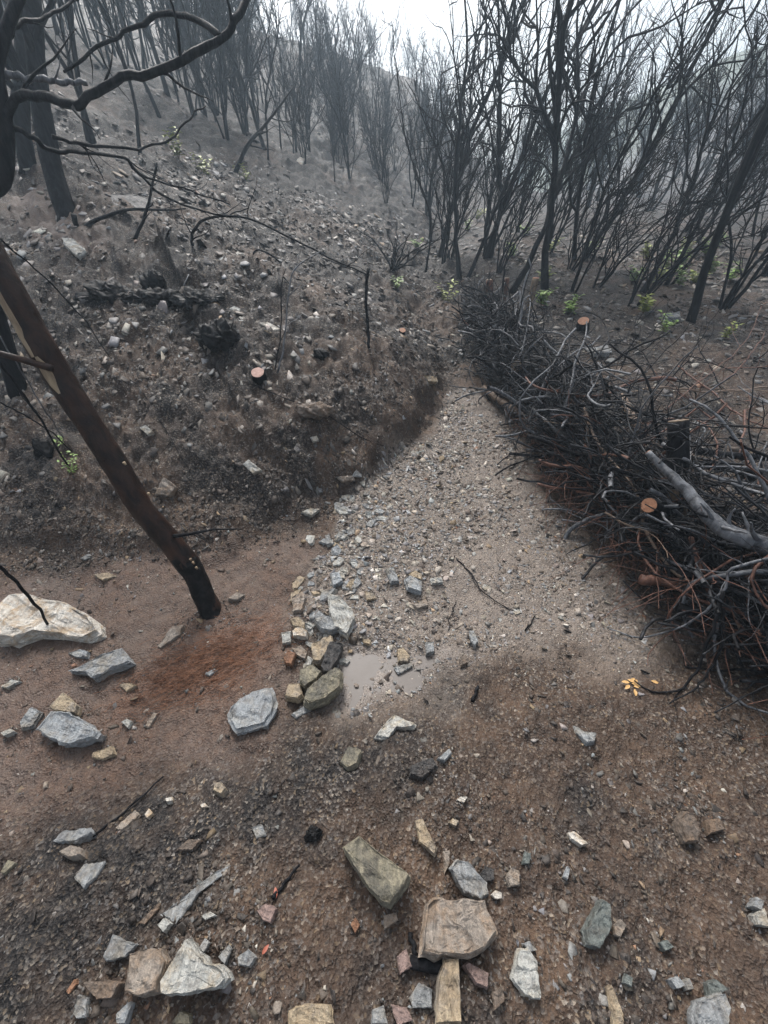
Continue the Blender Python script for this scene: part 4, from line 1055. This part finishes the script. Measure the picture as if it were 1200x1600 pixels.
stick([(115, 335, d2 * .97), (122, 355), (150, 345, d2 * .98), (200, 328, d2 * 1.0), (250, 328, d2 * 1.03), (290, 326, d2 * 1.06)], .022, .006, M_CHAR, 'black arching branch lying below the thick standing trunk', twigs=3, n=26)
d3 = GD(312, 395)
stick([(302, 388), (300, 365, d3 * .98), (318, 345, d3 * .97), (350, 338, d3 * .97), (400, 345, d3 * .97), (470, 380, d3 * .96), (520, 405, d3 * .95), (576, 430, d3 * .95)], .012, .005, M_CHAR, 'long curved branch fallen down the slope towards the upright stick', twigs=6, n=36)
stick([(225, 270), (280, 300), (350, 340), (420, 385), (500, 410), (560, 432)], .008, .005, M_CHAR, 'straight thin fallen pole crossing the hillside', twigs=3)
stick([(365, 272), (385, 230, GD(365, 272) * .97), (415, 195, GD(365, 272) * .96), (460, 135, GD(365, 272) * .94)], .035, .010, M_CHAR, 'crooked dark stem leaning right on the mid slope', twigs=6, n=20)
stick([(395, 415), (402, 390, GD(395, 415) * .98), (425, 400, GD(395, 415) * .97), (440, 415)], .010, .006, M_CHAR, 'small charred hoop of branch on the slope', n=16)
stick([(465, 448), (500, 445), (530, 460), (540, 480)], .006, .003, M_CHAR, 'wavy charred twig on the slope left of the upright stick', twigs=2)
stick([(710, 870), (735, 900), (760, 930), (805, 955)], .004, .0025, M_TWIG, 'forked dark twig lying in the gravel channel', twigs=4)
stick([(820, 985), (828, 975), (836, 960)], .004, .002, M_TWIG, 'tiny dark twig standing at the lower end of the gravel', n=8, twigs=2)
stick([(738, 1095), (742, 1085), (746, 1072)], .008, .006, M_CHAR, 'short charred stub in the soil below the gravel', n=8)
stick([(150, 1310), (190, 1275), (230, 1240), (258, 1215)], .004, .003, M_CHAR, 'straight dark twig on the black soil at lower left', n=12)
stick([(428, 1405), (445, 1380), (470, 1352)], .006, .003, M_CHAR, 'dark twig above the orange leaf in the foreground', n=12)
stick([(640, 1503), (665, 1508), (690, 1512)], .013, .013, M_CHAR, 'short charred stick end poking out below the trapezoid slab', n=8, sides=10, wob=0)
stick([(640, 1458), (645, 1475), (648, 1495)], .006, .006, M_CHAR, 'charcoal sliver left of the trapezoid slab', n=8)

# small burnt bush beside the gully head
g = G(612, 432); g[2] = ground_z(g[0], g[1]); bu = empty('burnt_bush', g, 'small black burnt bush on the slope above the gully', 'bush'); mb = MB(); rs = np.random.default_rng(40)
for k in range(14):
    a = rs.random() * 6.28; d = np.array([math.cos(a) * .9 + .35, math.sin(a) * .7, .45 + .5 * rs.random()])
    W = wander(g, d, .35 + .4 * rs.random(), 9, .18, .02, rs); mb.add(*tube(W, np.linspace(.013, .004, 10), 6, False))
    for f in range(2):
        k2 = rs.integers(2, 8); X = wander(W[k2], (W[k2 + 1] - W[k2]) * 12 + rs.normal(0, .5, 3), .12 + .15 * rs.random(), 5, .2, .03, rs); mb.add(*tube(X, np.linspace(.004, .002, 6), 4, False))
mb.build('branches', M_CHAR, bu, g)

# ------------------------------------------------------------------ char mounds, stumps
def lump(px, py, sx, sy, sz, mat, name, label, cat, seed, spikes=0):
    g = G(px, py); g[2] = ground_z(g[0], g[1]); rs = np.random.default_rng(seed)
    bm = bmesh.new(); bmesh.ops.create_icosphere(bm, subdivisions=5, radius=1.0)
    V = np.array([v.co[:] for v in bm.verts]); F = np.array([[v.index for v in f.verts] for f in bm.faces]); bm.free()
    n = fbm(V[:, 0] * 2.4 + V[:, 2] * 1.7 + seed, V[:, 1] * 2.4 - V[:, 2] * 1.3, seed, 4) - .5; n2 = np.abs(fbm(V[:, 0] * 6 + V[:, 2] * 5, V[:, 1] * 6 + V[:, 2] * 3, seed + 5, 3) - .5)
    D = V.copy(); V = V * (1 + .9 * n + .5 * n2)[:, None] * np.array([sx, sy, sz])
    n3 = fbm(V[:, 0] * 22 + V[:, 2] * 13, V[:, 1] * 22 - V[:, 2] * 17, seed + 9, 4) - .5
    V = V + D * (n3 * .10 * min(1, sy / .1))[:, None]
    o = link(name, mesh_from(name, V, F, mat), None, g); tag(o, label, cat); return o
lump(170, 458, .17, .12, .06, M_CRUST, 'charred_roots', 'left most lump of the black charred root ledge on the left slope', 'burnt roots', 3)
lump(240, 462, .20, .12, .05, M_CRUST, 'charred_roots', 'middle lump of the black charred root ledge on the left slope', 'burnt roots', 4)
lump(308, 465, .15, .10, .045, M_CRUST, 'charred_roots', 'right end lump of the black charred root ledge', 'burnt roots', 14)
lump(238, 437, .07, .06, .07, M_CRUST, 'charred_stump', 'small black knob on top of the charred root ledge', 'burnt stump', 15)
lump(342, 530, .13, .10, .07, M_CRUST, 'charred_clump', 'spiky black clump of burnt roots on the slope right of the leaning trunk', 'burnt clump', 8)
lump(65, 702, .045, .04, .07, M_CRUST, 'charred_stump', 'small black stump beside the green sprout at left', 'burnt stump', 9)
lump(500, 556, .05, .04, .03, M_CRUST, 'charred_clump', 'small black clod on the slope above the channel', 'burnt clump', 10)
lump(490, 655, .10, .05, .04, SM['brown'], 'soil_clod', 'dark soil clod jutting from the bank above the channel', 'clod', 12)
lump(488, 1305, .022, .02, .018, M_CRUST, 'charred_clump', 'small black char lump left of the beam shaped block', 'burnt clump', 13)
# black tuft spikes of the root clump
for k in range(6):
    x = 325 + k * 7
    stick([(x, 525, GD(342, 530) * .985), (x - 6 + k * 2, 508 - (k % 3) * 6, GD(342, 530) * .96)], .006, .002, M_CHAR, 'burnt root spike sticking up from the spiky black clump', group='root spikes of the black clump', n=6)
def cut_stump(px, py, h, r, lean, label, bark=M_CHAR, cut=M_CUT, name='stump', cat='stump'):
    g = G(px, py); g[2] = ground_z(g[0], g[1]); t = empty(name, g, label, cat)
    ax = np.array([lean[0], lean[1], 1.]); ax /= np.linalg.norm(ax); rs = np.random.default_rng(int(px))
    P = np.array([g - ax * .08, g + ax * h * .3, g + ax * h * .7, g + ax * h]); mb = MB(); mb.add(*tube(catmull(P, 10), np.linspace(r * 1.15, r, 10), 14, True, .03, rs)); mb.build('bark', bark, t, g)
    a = np.arange(18) * 2 * math.pi / 18; u = np.cross(ax, [0, 1, 0]); u /= np.linalg.norm(u); v = np.cross(ax, u); rr = r * .93 * (1 + rs.normal(0, .03, 18))
    top = g + ax * (h + .003); V = [top + u * math.cos(x) * q + v * math.sin(x) * q for x, q in zip(a, rr)] + [p - ax * .006 for p in [top + u * math.cos(x) * q + v * math.sin(x) * q for x, q in zip(a, rr)]]
    F = [tuple(range(18))] + [(i, i + 18, (i + 1) % 18 + 18, (i + 1) % 18) for i in range(18)]
    link('cut_face', mesh_from('cut_face', np.array(V) - g, F, cut), t)
cut_stump(407, 597, .05, .042, (.05, -.55), 'sawn stump with a round pale pink cut face on the bank', M_CHAR, M_CUTP)
cut_stump(911, 512, .10, .055, (-.4, -.45), 'short sawn stump with an orange cut face behind the brush pile')
cut_stump(628, 523, .04, .03, (.1, -.5), 'tiny sawn stump with a reddish cut on the bank above the channel')
cut_stump(1165, 745, .07, .04, (-.2, -.4), 'small sawn stump with a pale cut at the right edge behind the poles')

# ------------------------------------------------------------------ posts, logs and the brush pile
def post(top, bottom, r, label, matlow=M_POST, mattop=M_CHAR, f=.5, name='wooden_post', cat='post', cut=M_POST):
    p1 = at(*top); p0 = at(*bottom); ax = p1 - p0; ax /= np.linalg.norm(ax)
    g = p0.copy(); gz = ground_z(g[0], g[1]); t = empty(name, (g[0], g[1], gz), label, cat); org = np.array([g[0], g[1], gz])
    low = p0 - ax * max(0.05, (p0[2] - gz) / max(ax[2], .3) + .12); mid = p0 + (p1 - p0) * f; rs = np.random.default_rng(int(top[0]))
    mb = MB(); mb.add(*tube(catmull(np.array([low, p0, mid]), 10), np.linspace(r * 1.06, r * 1.0, 10), 12, True, .03, rs)); mb.build('shaft', matlow, t, org)
    mb = MB(); mb.add(*tube(catmull(np.array([mid - ax * .01, p1]), 8), np.linspace(r * 1.05, r * .98, 8), 12, True, .03, rs)); mb.build('charred_top', mattop, t, org)
    a = np.arange(16) * 2 * math.pi / 16; u = np.cross(ax, [0, 1, 0]); u /= np.linalg.norm(u); v = np.cross(ax, u); c = p1 + ax * .004
    V = [c + (u * math.cos(x) + v * math.sin(x)) * r * .9 for x in a] + [c - ax * .008 + (u * math.cos(x) + v * math.sin(x)) * r * .9 for x in a]
    link('cut_face', mesh_from('cut_face', np.array(V) - org, [tuple(range(16))] + [(i, i + 16, (i + 1) % 16 + 16, (i + 1) % 16) for i in range(16)], cut), t)
post((1060, 658, 1.84), (1056, 850, 1.98), .046, 'thick upright post in the brush pile, black above and bare brown below')
def stake(px, py, h, lean, r, label, m1, m2, cut=M_POST):
    g = G(px, py); g[2] = ground_z(g[0], g[1]); t = empty('stake', g, label, 'stake'); ax = np.array([lean[0], lean[1], 1.]); ax /= np.linalg.norm(ax); rs = np.random.default_rng(int(px))
    P = np.array([g - ax * .1, g + ax * h * .4, g + ax * h * .75, g + ax * h]); mb = MB(); mb.add(*tube(catmull(P, 12), np.linspace(r * 1.1, r, 12), 10, True, .03, rs)); mb.build('shaft', m1, t, g)
    a = np.arange(12) * 2 * math.pi / 12; u = np.cross(ax, [0, 1, 0]); u /= np.linalg.norm(u); v = np.cross(ax, u); c = g + ax * (h + .004)
    V = [c + (u * math.cos(x) + v * math.sin(x)) * r * .88 for x in a]; V += [p - ax * .008 for p in V]
    link('cut_face', mesh_from('cut_face', np.array(V) - g, [tuple(range(12))] + [(i, i + 12, (i + 1) % 12 + 12, (i + 1) % 12) for i in range(12)], cut), t)
stake(822, 500, .38, (.02, 0), .034, 'pale stake standing at the far end of the brush pile', M_POST, M_POST, M_CUT)
stake(762, 505, .42, (-.12, 0), .036, 'short brown stake left of the pale stake', M_RED, M_POST)
stake(785, 492, .34, (-.05, 0), .026, 'thin reddish stake between the two far stakes', M_RED, M_RED)
def log(pts, r0, r1, mat, label, tw=0, seed=0, cut=None, n=26, group=None):
    Q = pxline(pts, n, .003, seed); rs = np.random.default_rng(seed + 9); rad = np.linspace(r0, r1, n)
    t = empty('log', Q[0], label, 'log', group); mb = MB(); mb.add(*tube(Q, rad, 12, True, .022, rs)); mb.build('bark', mat, t, Q[0])
    if tw:
        mb = MB()
        for w in range(tw):
            k = rs.integers(4, n - 4); d = rs.normal(0, 1, 3); d[2] = abs(d[2]); W = wander(Q[k], d + (Q[k - 1] - Q[k]) * 20, .05 + .2 * rs.random(), 7, .14, 0, rs); mb.add(*tube(W, np.linspace(rad[k] * .35, .003, 8), 6, True))
        mb.build('side_twigs', mat, t, Q[0])
    if cut:
        ax = Q[0] - Q[1]; ax /= np.linalg.norm(ax); u = np.cross(ax, [0, 0, 1]); u /= np.linalg.norm(u); v = np.cross(ax, u); c = Q[0] + ax * .003
        a = np.arange(16) * 2 * math.pi / 16; V = [c + (u * math.cos(x) + v * math.sin(x)) * r0 * .92 for x in a]; V += [p - ax * .008 for p in V]
        link('cut_face', mesh_from('cut_face', np.array(V) - Q[0], [tuple(range(16))] + [(i, i + 16, (i + 1) % 16 + 16, (i + 1) % 16) for i in range(16)], cut), t)
log([(1012, 706, 1.72), (1040, 735, 1.68), (1072, 765, 1.62), (1105, 806, 1.56), (1140, 832, 1.52), (1210, 858, 1.50), (1300, 885, 1.46)], .013, .040, M_ASH_SHEEN, 'thick grey forked branch lying on top of the brush pile at the right edge', cut=M_CUT, seed=2, n=34, tw=6)
log([(1015, 790, 1.74), (1080, 800, 2.0), (1200, 815, 2.2)], .036, .034, M_CHAR, 'log showing a round orange sawn end inside the brush pile', cut=M_CUT, seed=3)
log([(1035, 718, 1.95), (1110, 728, 2.0), (1215, 742, 2.05)], .020, .022, M_CHAR, 'upper straight black pole lying right of the post', seed=4)
log([(1090, 705, 2.1), (1150, 712, 2.2), (1215, 716, 2.25)], .022, .018, M_CHAR, 'short black pole at the back of the pile at the right edge', seed=5)
log([(1010, 735, 2.0), (1050, 775, 1.95), (1130, 800, 1.92), (1220, 818, 1.9)], .030, .034, M_CHAR, 'curved black pole passing behind the post', seed=6)
log([(1070, 840, 1.95), (1130, 850, 1.9), (1220, 868, 1.85)], .026, .026, M_CHAR, 'black pole under the thick grey branch', seed=7)
log([(1000, 905, 1.75), (1090, 915, 1.72), (1220, 935, 1.7)], .024, .026, M_RED, 'brown pole low in the brush pile at the right edge', seed=8)
log([(1060, 950, 1.65), (1130, 965, 1.62), (1220, 985, 1.6)], .022, .024, M_CHAR, 'lowest black pole at the foot of the brush pile', seed=9)
log([(808, 572, 2.88), (822, 566, 3.3), (850, 555, 3.5)], .045, .04, M_CHAR, 'log with a brown sawn end in the far half of the brush pile', cut=M_POST, seed=10)
log([(755, 605, 3.3), (790, 632, 3.05), (835, 655, 2.85)], .022, .028, M_TANB, 'scorched brown branch along the channel side of the pile', seed=11)
log([(970, 620, 2.6), (985, 650, 2.45), (1000, 672, 2.35)], .03, .03, M_TANB, 'pale brown log piece on top of the middle of the pile', seed=12)
log([(930, 640, 2.5), (945, 670, 2.35), (965, 690, 2.2)], .03, .028, M_CHAR, 'charred log piece beside the pale brown log piece', seed=13)
log([(1080, 840, 1.72), (1095, 890, 1.66), (1115, 940, 1.6)], .010, .010, M_RED, 'straight reddish rod leaning against the pile', seed=14)

def pile_axis(t):
    """t 0 (far) .. 1 (near, beyond the frame): centre line on the ground, direction, half width, height"""
    y = np.interp(t, [0, .35, .6, .8, 1], [5.0, 3.4, 2.2, 1.3, .35]); x = pile_edge(y) + np.interp(t, [0, .35, .7, 1], [.15, .21, .31, .47])
    return np.array([x, y]), np.interp(t, [0, .3, .7, 1], [.13, .20, .27, .38]), np.interp(t, [0, .2, .5, .75, 1], [.24, .40, .45, .48, .50])
def pile_branch(rs, big):
    t = rs.random() ** .85; c, hw, ht = pile_axis(t); c2, _, _ = pile_axis(min(t + .03, 1.03)); ax = (c2 - c); ax /= np.linalg.norm(ax) + 1e-9; nrm = np.array([-ax[1], ax[0]])
    s = rs.uniform(-1, 1); s = np.sign(s) * abs(s) ** .8
    if t > .58 and s > -.1 and rs.random() < .7: s = -abs(s) * .9 - .1
    hmax = ht * (1 - .45 * abs(s) ** 3)
    z = hmax * rs.random() ** .55
    p = c + nrm * s * hw; gz = float(base_height(p[0], p[1]))
    L = rs.uniform(.35, 1.0) if not big else rs.uniform(.5, 1.3)
    sg = rs.choice([-1, 1]); L *= .6 + .4 * min(t * 2.5, 1); yaw = rs.normal(0, .42 + .3 * t); d = np.array([*(ax * math.cos(yaw) + nrm * math.sin(yaw)), rs.normal(-.02, .25)]) * sg
    n = 14; P = [np.array([p[0], p[1], gz + z + .02])]; d /= np.linalg.norm(d); bend = rs.normal(0, .13, 3)
    P[0] = P[0] - d * L * .5; st = L / n
    for i in range(n):
        d = d + rs.normal(0, .17, 3) + bend * .5; q = P[-1]
        # keep the branch within the heap: pull in when it strays
        tt = np.clip((5.0 - q[1]) / 4.65, 0, 1); cc, hw2, ht2 = pile_axis(tt) if True else None
        off = q[0] - cc[0]
        if abs(off) > hw2 * .92: d[0] -= np.sign(off) * .34
        gq = float(base_height(q[0], q[1])); hq = max(ht2 * (1 - .5 * min(abs(off) / hw2, 1) ** 2), .05)
        if q[2] > gq + hq: d[2] -= .16
        if q[2] < gq + .03: d[2] += .25
        d /= np.linalg.norm(d); P.append(q + d * st)
    return np.array(P)
prs = np.random.default_rng(77)
def heap_mesh(P, r0, r1, sides, twigs, rs, org):
    mb = MB(); mb.add(*tube(P - org, np.linspace(r0, r1, len(P)), sides, False, .05, rs))
    for w in range(twigs):
        k = rs.integers(2, len(P) - 3); d = P[k + 1] - P[k]; d /= np.linalg.norm(d)
        W = wander(P[k] - org, d + rs.normal(0, .6, 3), rs.uniform(.08, .3), 6, .2, 0, rs); mb.add(*tube(W, np.linspace(max(r1 * .8, .002), .0012, 7), 4, False))
    return mb
BG = 'charred branches of the brush pile'
for k in range(270):
    P = pile_branch(prs, True); r0 = prs.choice([.005, .006, .008, .010, .013], p=[.14, .26, .30, .20, .10])
    u = prs.random() * (.93 if P[0][1] > 2.3 else 1.0) + (.0 if P[0][1] > 2.0 else .22 * prs.random()); mat = M_ASH_SHEEN if u < .62 else (M_CHAR if u < .82 else (M_TWIG if u < .91 else (M_RED if u < 1.08 else M_TANB)))
    org = P[0]; mb = heap_mesh(P, r0, r0 * .45, 6, 2, prs, org); o = mb.build('branch', mat, None, None); o.location = [float(v) for v in org]
    if mat in (M_RED, M_TANB): tag(o, 'brown unburnt branch mixed into the black brush pile', 'branch', 'brown branches of the brush pile')
    else: tag(o, 'charred wavy branch woven into the brush pile along the channel', 'branch', BG)
mb = MB()
for k in range(1150):
    P = pile_branch(prs, False); r0 = prs.choice([.003, .004, .005, .007]); mb.add(*tube(P, np.linspace(r0, r0 * .4, len(P)), 4, False))
    for w in range(2):
        q = prs.integers(2, len(P) - 3); d = P[q + 1] - P[q]; d /= np.linalg.norm(d); W = wander(P[q], d + prs.normal(0, .6, 3), prs.uniform(.08, .3), 5, .2, 0, prs); mb.add(*tube(W, np.linspace(.0026, .0012, 6), 3, False))
M_BRUSH = wood_material('burnt_brushwood', (.007, .007, .008), (.055, .057, .062), .40, .74)
tag(mb.build('brush', M_BRUSH), 'dense tangle of fine burnt twigs filling the brush pile', 'brush', kind='stuff')
# reddish fine twigs hanging out of the near foot of the pile
mb = MB()
for k in range(230):
    t = prs.uniform(.55, 1.0); c, hw, ht = pile_axis(t); p = np.array([c[0] - hw * prs.uniform(.5, 1.1), c[1], 0]); p[2] = base_height(p[0], p[1]) + ht * prs.random() * .55 + .02
    W = wander(p, np.array([prs.normal(-.35, .7), prs.normal(-.3, .7), prs.normal(-.05, .35)]), prs.uniform(.15, .55), 8, .12, 0, prs)
    gz = np.array([float(v) for v in base_height(W[:, 0], W[:, 1])]) + .006; W[:, 2] = np.maximum(W[:, 2], gz); mb.add(*tube(W, np.linspace(.0028, .0012, 9), 4, False))
tag(mb.build('fine_twigs', M_RED), 'fine reddish brown twigs bristling from the foot of the brush pile', 'twigs', kind='stuff')
# named branches that stick out of the pile
for k, (pts, r0, r1, mat, lab) in enumerate([
 ([(1210, 872, 1.42), (1150, 885, 1.45), (1125, 925, 1.48), (1100, 960, 1.52), (1050, 985, 1.6), (1000, 995, 1.68), (950, 985)], .006, .003, M_ASH_SHEEN, 'grey forked branch reaching left from the pile at the lower right'),
 ([(1130, 925, 1.46), (1118, 970, 1.46), (1100, 1020, 1.5), (1078, 1065, 1.52), (1025, 1085), (990, 1068)], .007, .003, M_CHAR, 'black branch drooping to the soil beside the yellow leaf'),
 ([(1130, 950, 1.47), (1124, 1010, 1.47), (1100, 1065, 1.5), (1045, 1100)], .006, .003, M_CHAR, 'second black drooping branch right of the first drooping branch'),
 ([(880, 985), (930, 1000, 1.75), (1000, 1030, 1.68), (1100, 1045, 1.6), (1210, 1052, 1.55)], .004, .005, M_TWIG, 'long straight dark twig along the foot of the pile'),
 ([(1000, 1050), (1080, 1075, 1.6), (1150, 1090, 1.56), (1210, 1110, 1.5)], .004, .005, M_CHAR, 'lowest dark twig on the soil at the right edge'),
 ([(920, 710, 2.25), (915, 640, 2.3), (930, 690, 2.2), (990, 760, 2.0), (1010, 830, 1.85), (1060, 900, 1.72), (1150, 925, 1.62)], .009, .006, M_TANB, 'pale curved branch hanging over the front of the pile'),
 ([(985, 612, 2.7), (1040, 605, 2.8), (1110, 612, 2.8), (1200, 605, 2.8)], .008, .006, M_TANB, 'bare tan branch stretching right behind the post'),
 ([(1110, 612, 2.8), (1150, 580, 2.85), (1180, 545, 2.9), (1195, 520, 2.95)], .007, .003, M_RED, 'reddish branch rising at the right edge behind the pile'),
 ([(1060, 570, 2.9), (1120, 620, 2.6), (1160, 650, 2.4), (1210, 670, 2.3)], .006, .004, M_RED, 'thin reddish branch slanting down to the right edge'),
 ([(1165, 640, 2.35), (1160, 700, 2.2), (1185, 750, 2.1), (1200, 790, 2.0)], .006, .004, M_RED, 'rust brown branch hanging at the right edge above the poles'),
 ([(1000, 540, 3.0), (1035, 500, 3.1), (1045, 470, 3.2)], .004, .002, M_TWIG, 'thin twig standing up behind the middle of the pile'),
 ([(1040, 640, 2.3), (1100, 590, 2.5), (1160, 540, 2.7), (1190, 480, 2.9)], .004, .002, M_RED, 'thin arched reddish twig above the post'),
 ([(700, 985, None), (705, 960, None), (712, 940, None)], .002, .0015, M_TWIG, 'tiny twig flat on the gravel above the puddle'),
 ([(1030, 600, 2.5), (1010, 560, 2.7), (995, 545, 2.8), (960, 535, 2.95)], .005, .003, M_TWIG, 'thin dark twig arching over the back of the pile'),
]): stick(pts, r0, r1, mat, lab, 'branch', 'branch', twigs=4, seed=200 + k, wob=.005)
# loose dead twigs standing behind the pile
drs = np.random.default_rng(31)
for k in range(15):
    px, py = drs.uniform(950, 1200), drs.uniform(560, 700); g = G(px, py); g[2] = ground_z(g[0], g[1]) + .01; mb = MB()
    W = wander(g, np.array([drs.normal(0, .7), drs.normal(0, .5), drs.uniform(0, .8)]), drs.uniform(.3, .9), 12, .14, -.01, drs); W[:, 2] = np.maximum(W[:, 2], base_height(W[:, 0], W[:, 1]) + .01)
    mb.add(*tube(W, np.linspace(.005, .002, 13), 5, False))
    for f in range(4):
        q = drs.integers(2, 10); X = wander(W[q], (W[q + 1] - W[q]) * 14 + drs.normal(0, .5, 3), drs.uniform(.1, .3), 6, .17, .02, drs); mb.add(*tube(X, np.linspace(.003, .0015, 7), 4, False))
    o = mb.build('dead_twig', drs.choice([M_RED, M_TWIG, M_TWIG]), None, g); o.location = [float(v) for v in g]; tag(o, 'dead twig sprawling on the ground behind the post', 'twig', 'dead twigs behind the pile')

# ------------------------------------------------------------------ green sprouts, leaves, needles
def leaf(mb, p, d, L, w, rs):
    d = d / np.linalg.norm(d); s = np.cross(d, [0, 0, 1]); s /= np.linalg.norm(s) + 1e-9; u = np.cross(s, d)
    prof = [(0, 0), (.25, .8), (.55, 1.), (.82, .6), (1, 0)]
    V = []; 
    for f, ww in prof:
        c = p + d * L * f - u * L * .18 * f * f
        V += [c - s * w * ww * .5 + u * w * .15 * ww, c, c + s * w * ww * .5 + u * w * .15 * ww]
    F = []
    for i in range(4): F += [(i * 3, i * 3 + 1, i * 3 + 4, i * 3 + 3), (i * 3 + 1, i * 3 + 2, i * 3 + 5, i * 3 + 4)]
    mb.add(V, F)
def sprout(px, py, h, nst, label, mat=M_LEAF, ll=.02, group=None, seed=0):
    g = G(px, py); g[2] = ground_z(g[0], g[1]); t = empty('sprout', g, label, 'sprout', group); rs = np.random.default_rng(seed + int(px)); S, Lf = MB(), MB()
    for k in range(nst):
        a = rs.random() * 6.28; W = wander(g, np.array([math.cos(a) * .5, math.sin(a) * .5, 1]), h * rs.uniform(.5, 1), 7, .12, .02, rs); S.add(*tube(W, np.linspace(.0025, .001, 8) * max(1, h / .15), 4, False))
        for i in range(1, 8):
            for q in range(2):
                b = rs.random() * 6.28; leaf(Lf, W[i], np.array([math.cos(b), math.sin(b), rs.uniform(.0, .7)]), ll * rs.uniform(.6, 1.2), ll * .6 * rs.uniform(.7, 1.1), rs)
    S.build('stem', M_TANB, t, g); Lf.build('leaves', mat, t, g)
sprout(112, 735, .13, 4, 'bright green sprout at the foot of the black stick left of the leaning trunk', ll=.022)
sprout(100, 700, .08, 2, 'smaller green sprout just above the bright green sprout', ll=.018)
sprout(698, 470, .26, 5, 'bright yellow green sprout at the head of the gully', M_LEAF2, ll=.055)
sprout(619, 455, .17, 4, 'small green sprout left of the yellow green gully sprout', M_LEAF, ll=.045)
sprout(1036, 520, .20, 4, 'pale green sprout on the ground behind the brush pile', M_LEAF, ll=.05)
sprout(1132, 530, .14, 4, 'pale yellow sprout near the right edge behind the pile', M_LEAF2, ll=.045)
sprout(652, 395, .25, 4, 'green sprout beside the small black burnt bush', M_LEAF, ll=.07)
sprout(382, 278, .28, 4, 'yellowish tuft at the foot of the crooked dark stem', M_LEAF2, ll=.07)
sprout(322, 275, .28, 4, 'yellowish tuft left of the crooked dark stem', M_LEAF2, ll=.07)
sprout(280, 250, .35, 5, 'yellow leafed tuft on the hillside among fallen branches', M_LEAF2, ll=.08)
sprout(255, 460, .07, 3, 'tiny green shoot on the charred root ledge', M_LEAF, ll=.03)
for k, (px, py) in enumerate([(860, 395), (820, 370), (800, 400), (745, 345), (730, 360), (920, 400), (1010, 405), (1040, 420), (1065, 415), (1085, 440), (1110, 425), (1060, 445), (1030, 440), (1100, 400), (1120, 385), (1075, 395), (990, 440), (1140, 440), (850, 440), (845, 480), (890, 490), (1005, 490)]):
    sprout(px, py, .22, 5, 'green shoots coming up between the burnt trees', M_LEAF if k % 3 else M_LEAF2, ll=.075, group='green shoots in the burnt grove', seed=k)
def single_leaf(px, py, L, mat, label, n=1, seed=0):
    g = G(px, py); g[2] = ground_z(g[0], g[1]) + .008; rs = np.random.default_rng(seed); mb = MB()
    for k in range(n):
        a = rs.random() * 6.28 if n > 1 else .9 + seed; leaf(mb, g * 1.0 + (np.array([rs.uniform(-1, 1) * L, rs.uniform(-.6, .6) * L, 0]) if n > 1 else 0), np.array([math.cos(a), math.sin(a), .15]), L, L * .45, rs)
    o = mb.build('fallen_leaf', mat, None, g); o.location = [float(v) for v in g]; tag(o, label, 'leaf')
single_leaf(992, 1071, .030, M_YEL, 'yellow dried leaf cluster lying under the drooping branch', 9, 3)
single_leaf(1015, 1066, .03, M_YEL, 'single tan leaf right of the yellow leaf cluster', 1, 5)
single_leaf(411, 1492, .022, M_REDL, 'small red leaf on the soil at lower left', 1, 0)
single_leaf(433, 1405, .024, M_REDL, 'orange leaf beside the pinkish flake', 1, 1)
mb = MB(); nr = np.random.default_rng(66)
for k in range(1500):
    px = 330 + nr.normal(0, 62); py = 1035 - (px - 330) * .42 + nr.normal(0, 24)
    g = G(round(px), round(py)) + np.array([nr.normal(0, .01), nr.normal(0, .01), 0]); g[2] = ground_z(g[0], g[1]) + nr.uniform(.002, .01); a = nr.normal(.35, .5); L = nr.uniform(.015, .06)
    d = np.array([math.cos(a), math.sin(a), nr.normal(0, .12)]); P = np.array([g - d * L / 2, g + np.array([0, 0, .003]), g + d * L / 2]); mb.add(*tube(P, [.0008, .0009, .0006], 3, False))
tag(mb.build('dry_needles', M_NEEDLE), 'rust orange dry needles matted on the mud below the leaning trunk', 'needles', kind='stuff')

# ------------------------------------------------------------------ haze
def haze():
    m = bpy.data.materials.new('haze'); m.use_nodes = True; nt = m.node_tree; nt.nodes.clear(); out = nt.nodes.new('ShaderNodeOutputMaterial')
    v = nt.nodes.new('ShaderNodeVolumePrincipled'); v.inputs['Color'].default_value = (.70, .86, 1.0, 1); v.inputs['Density'].default_value = HAZE_DENSITY; v.inputs['Anisotropy'].default_value = .35
    nt.links.new(v.outputs[0], out.inputs['Volume'])
    x0, x1, y0, y1, z0, z1 = -84, 84, -86, 84, -2.5, 18.5
    V = [(x, y, z) for z in (z0, z1) for y in (y0, y1) for x in (x0, x1)]
    F = [(0, 2, 3, 1), (4, 5, 7, 6), (0, 1, 5, 4), (2, 6, 7, 3), (0, 4, 6, 2), (1, 3, 7, 5)]
    o = link('haze', mesh_from('haze', V, F, m)); tag(o, 'pale smoky mist hanging over the burnt hillside', 'mist', kind='stuff')
haze()
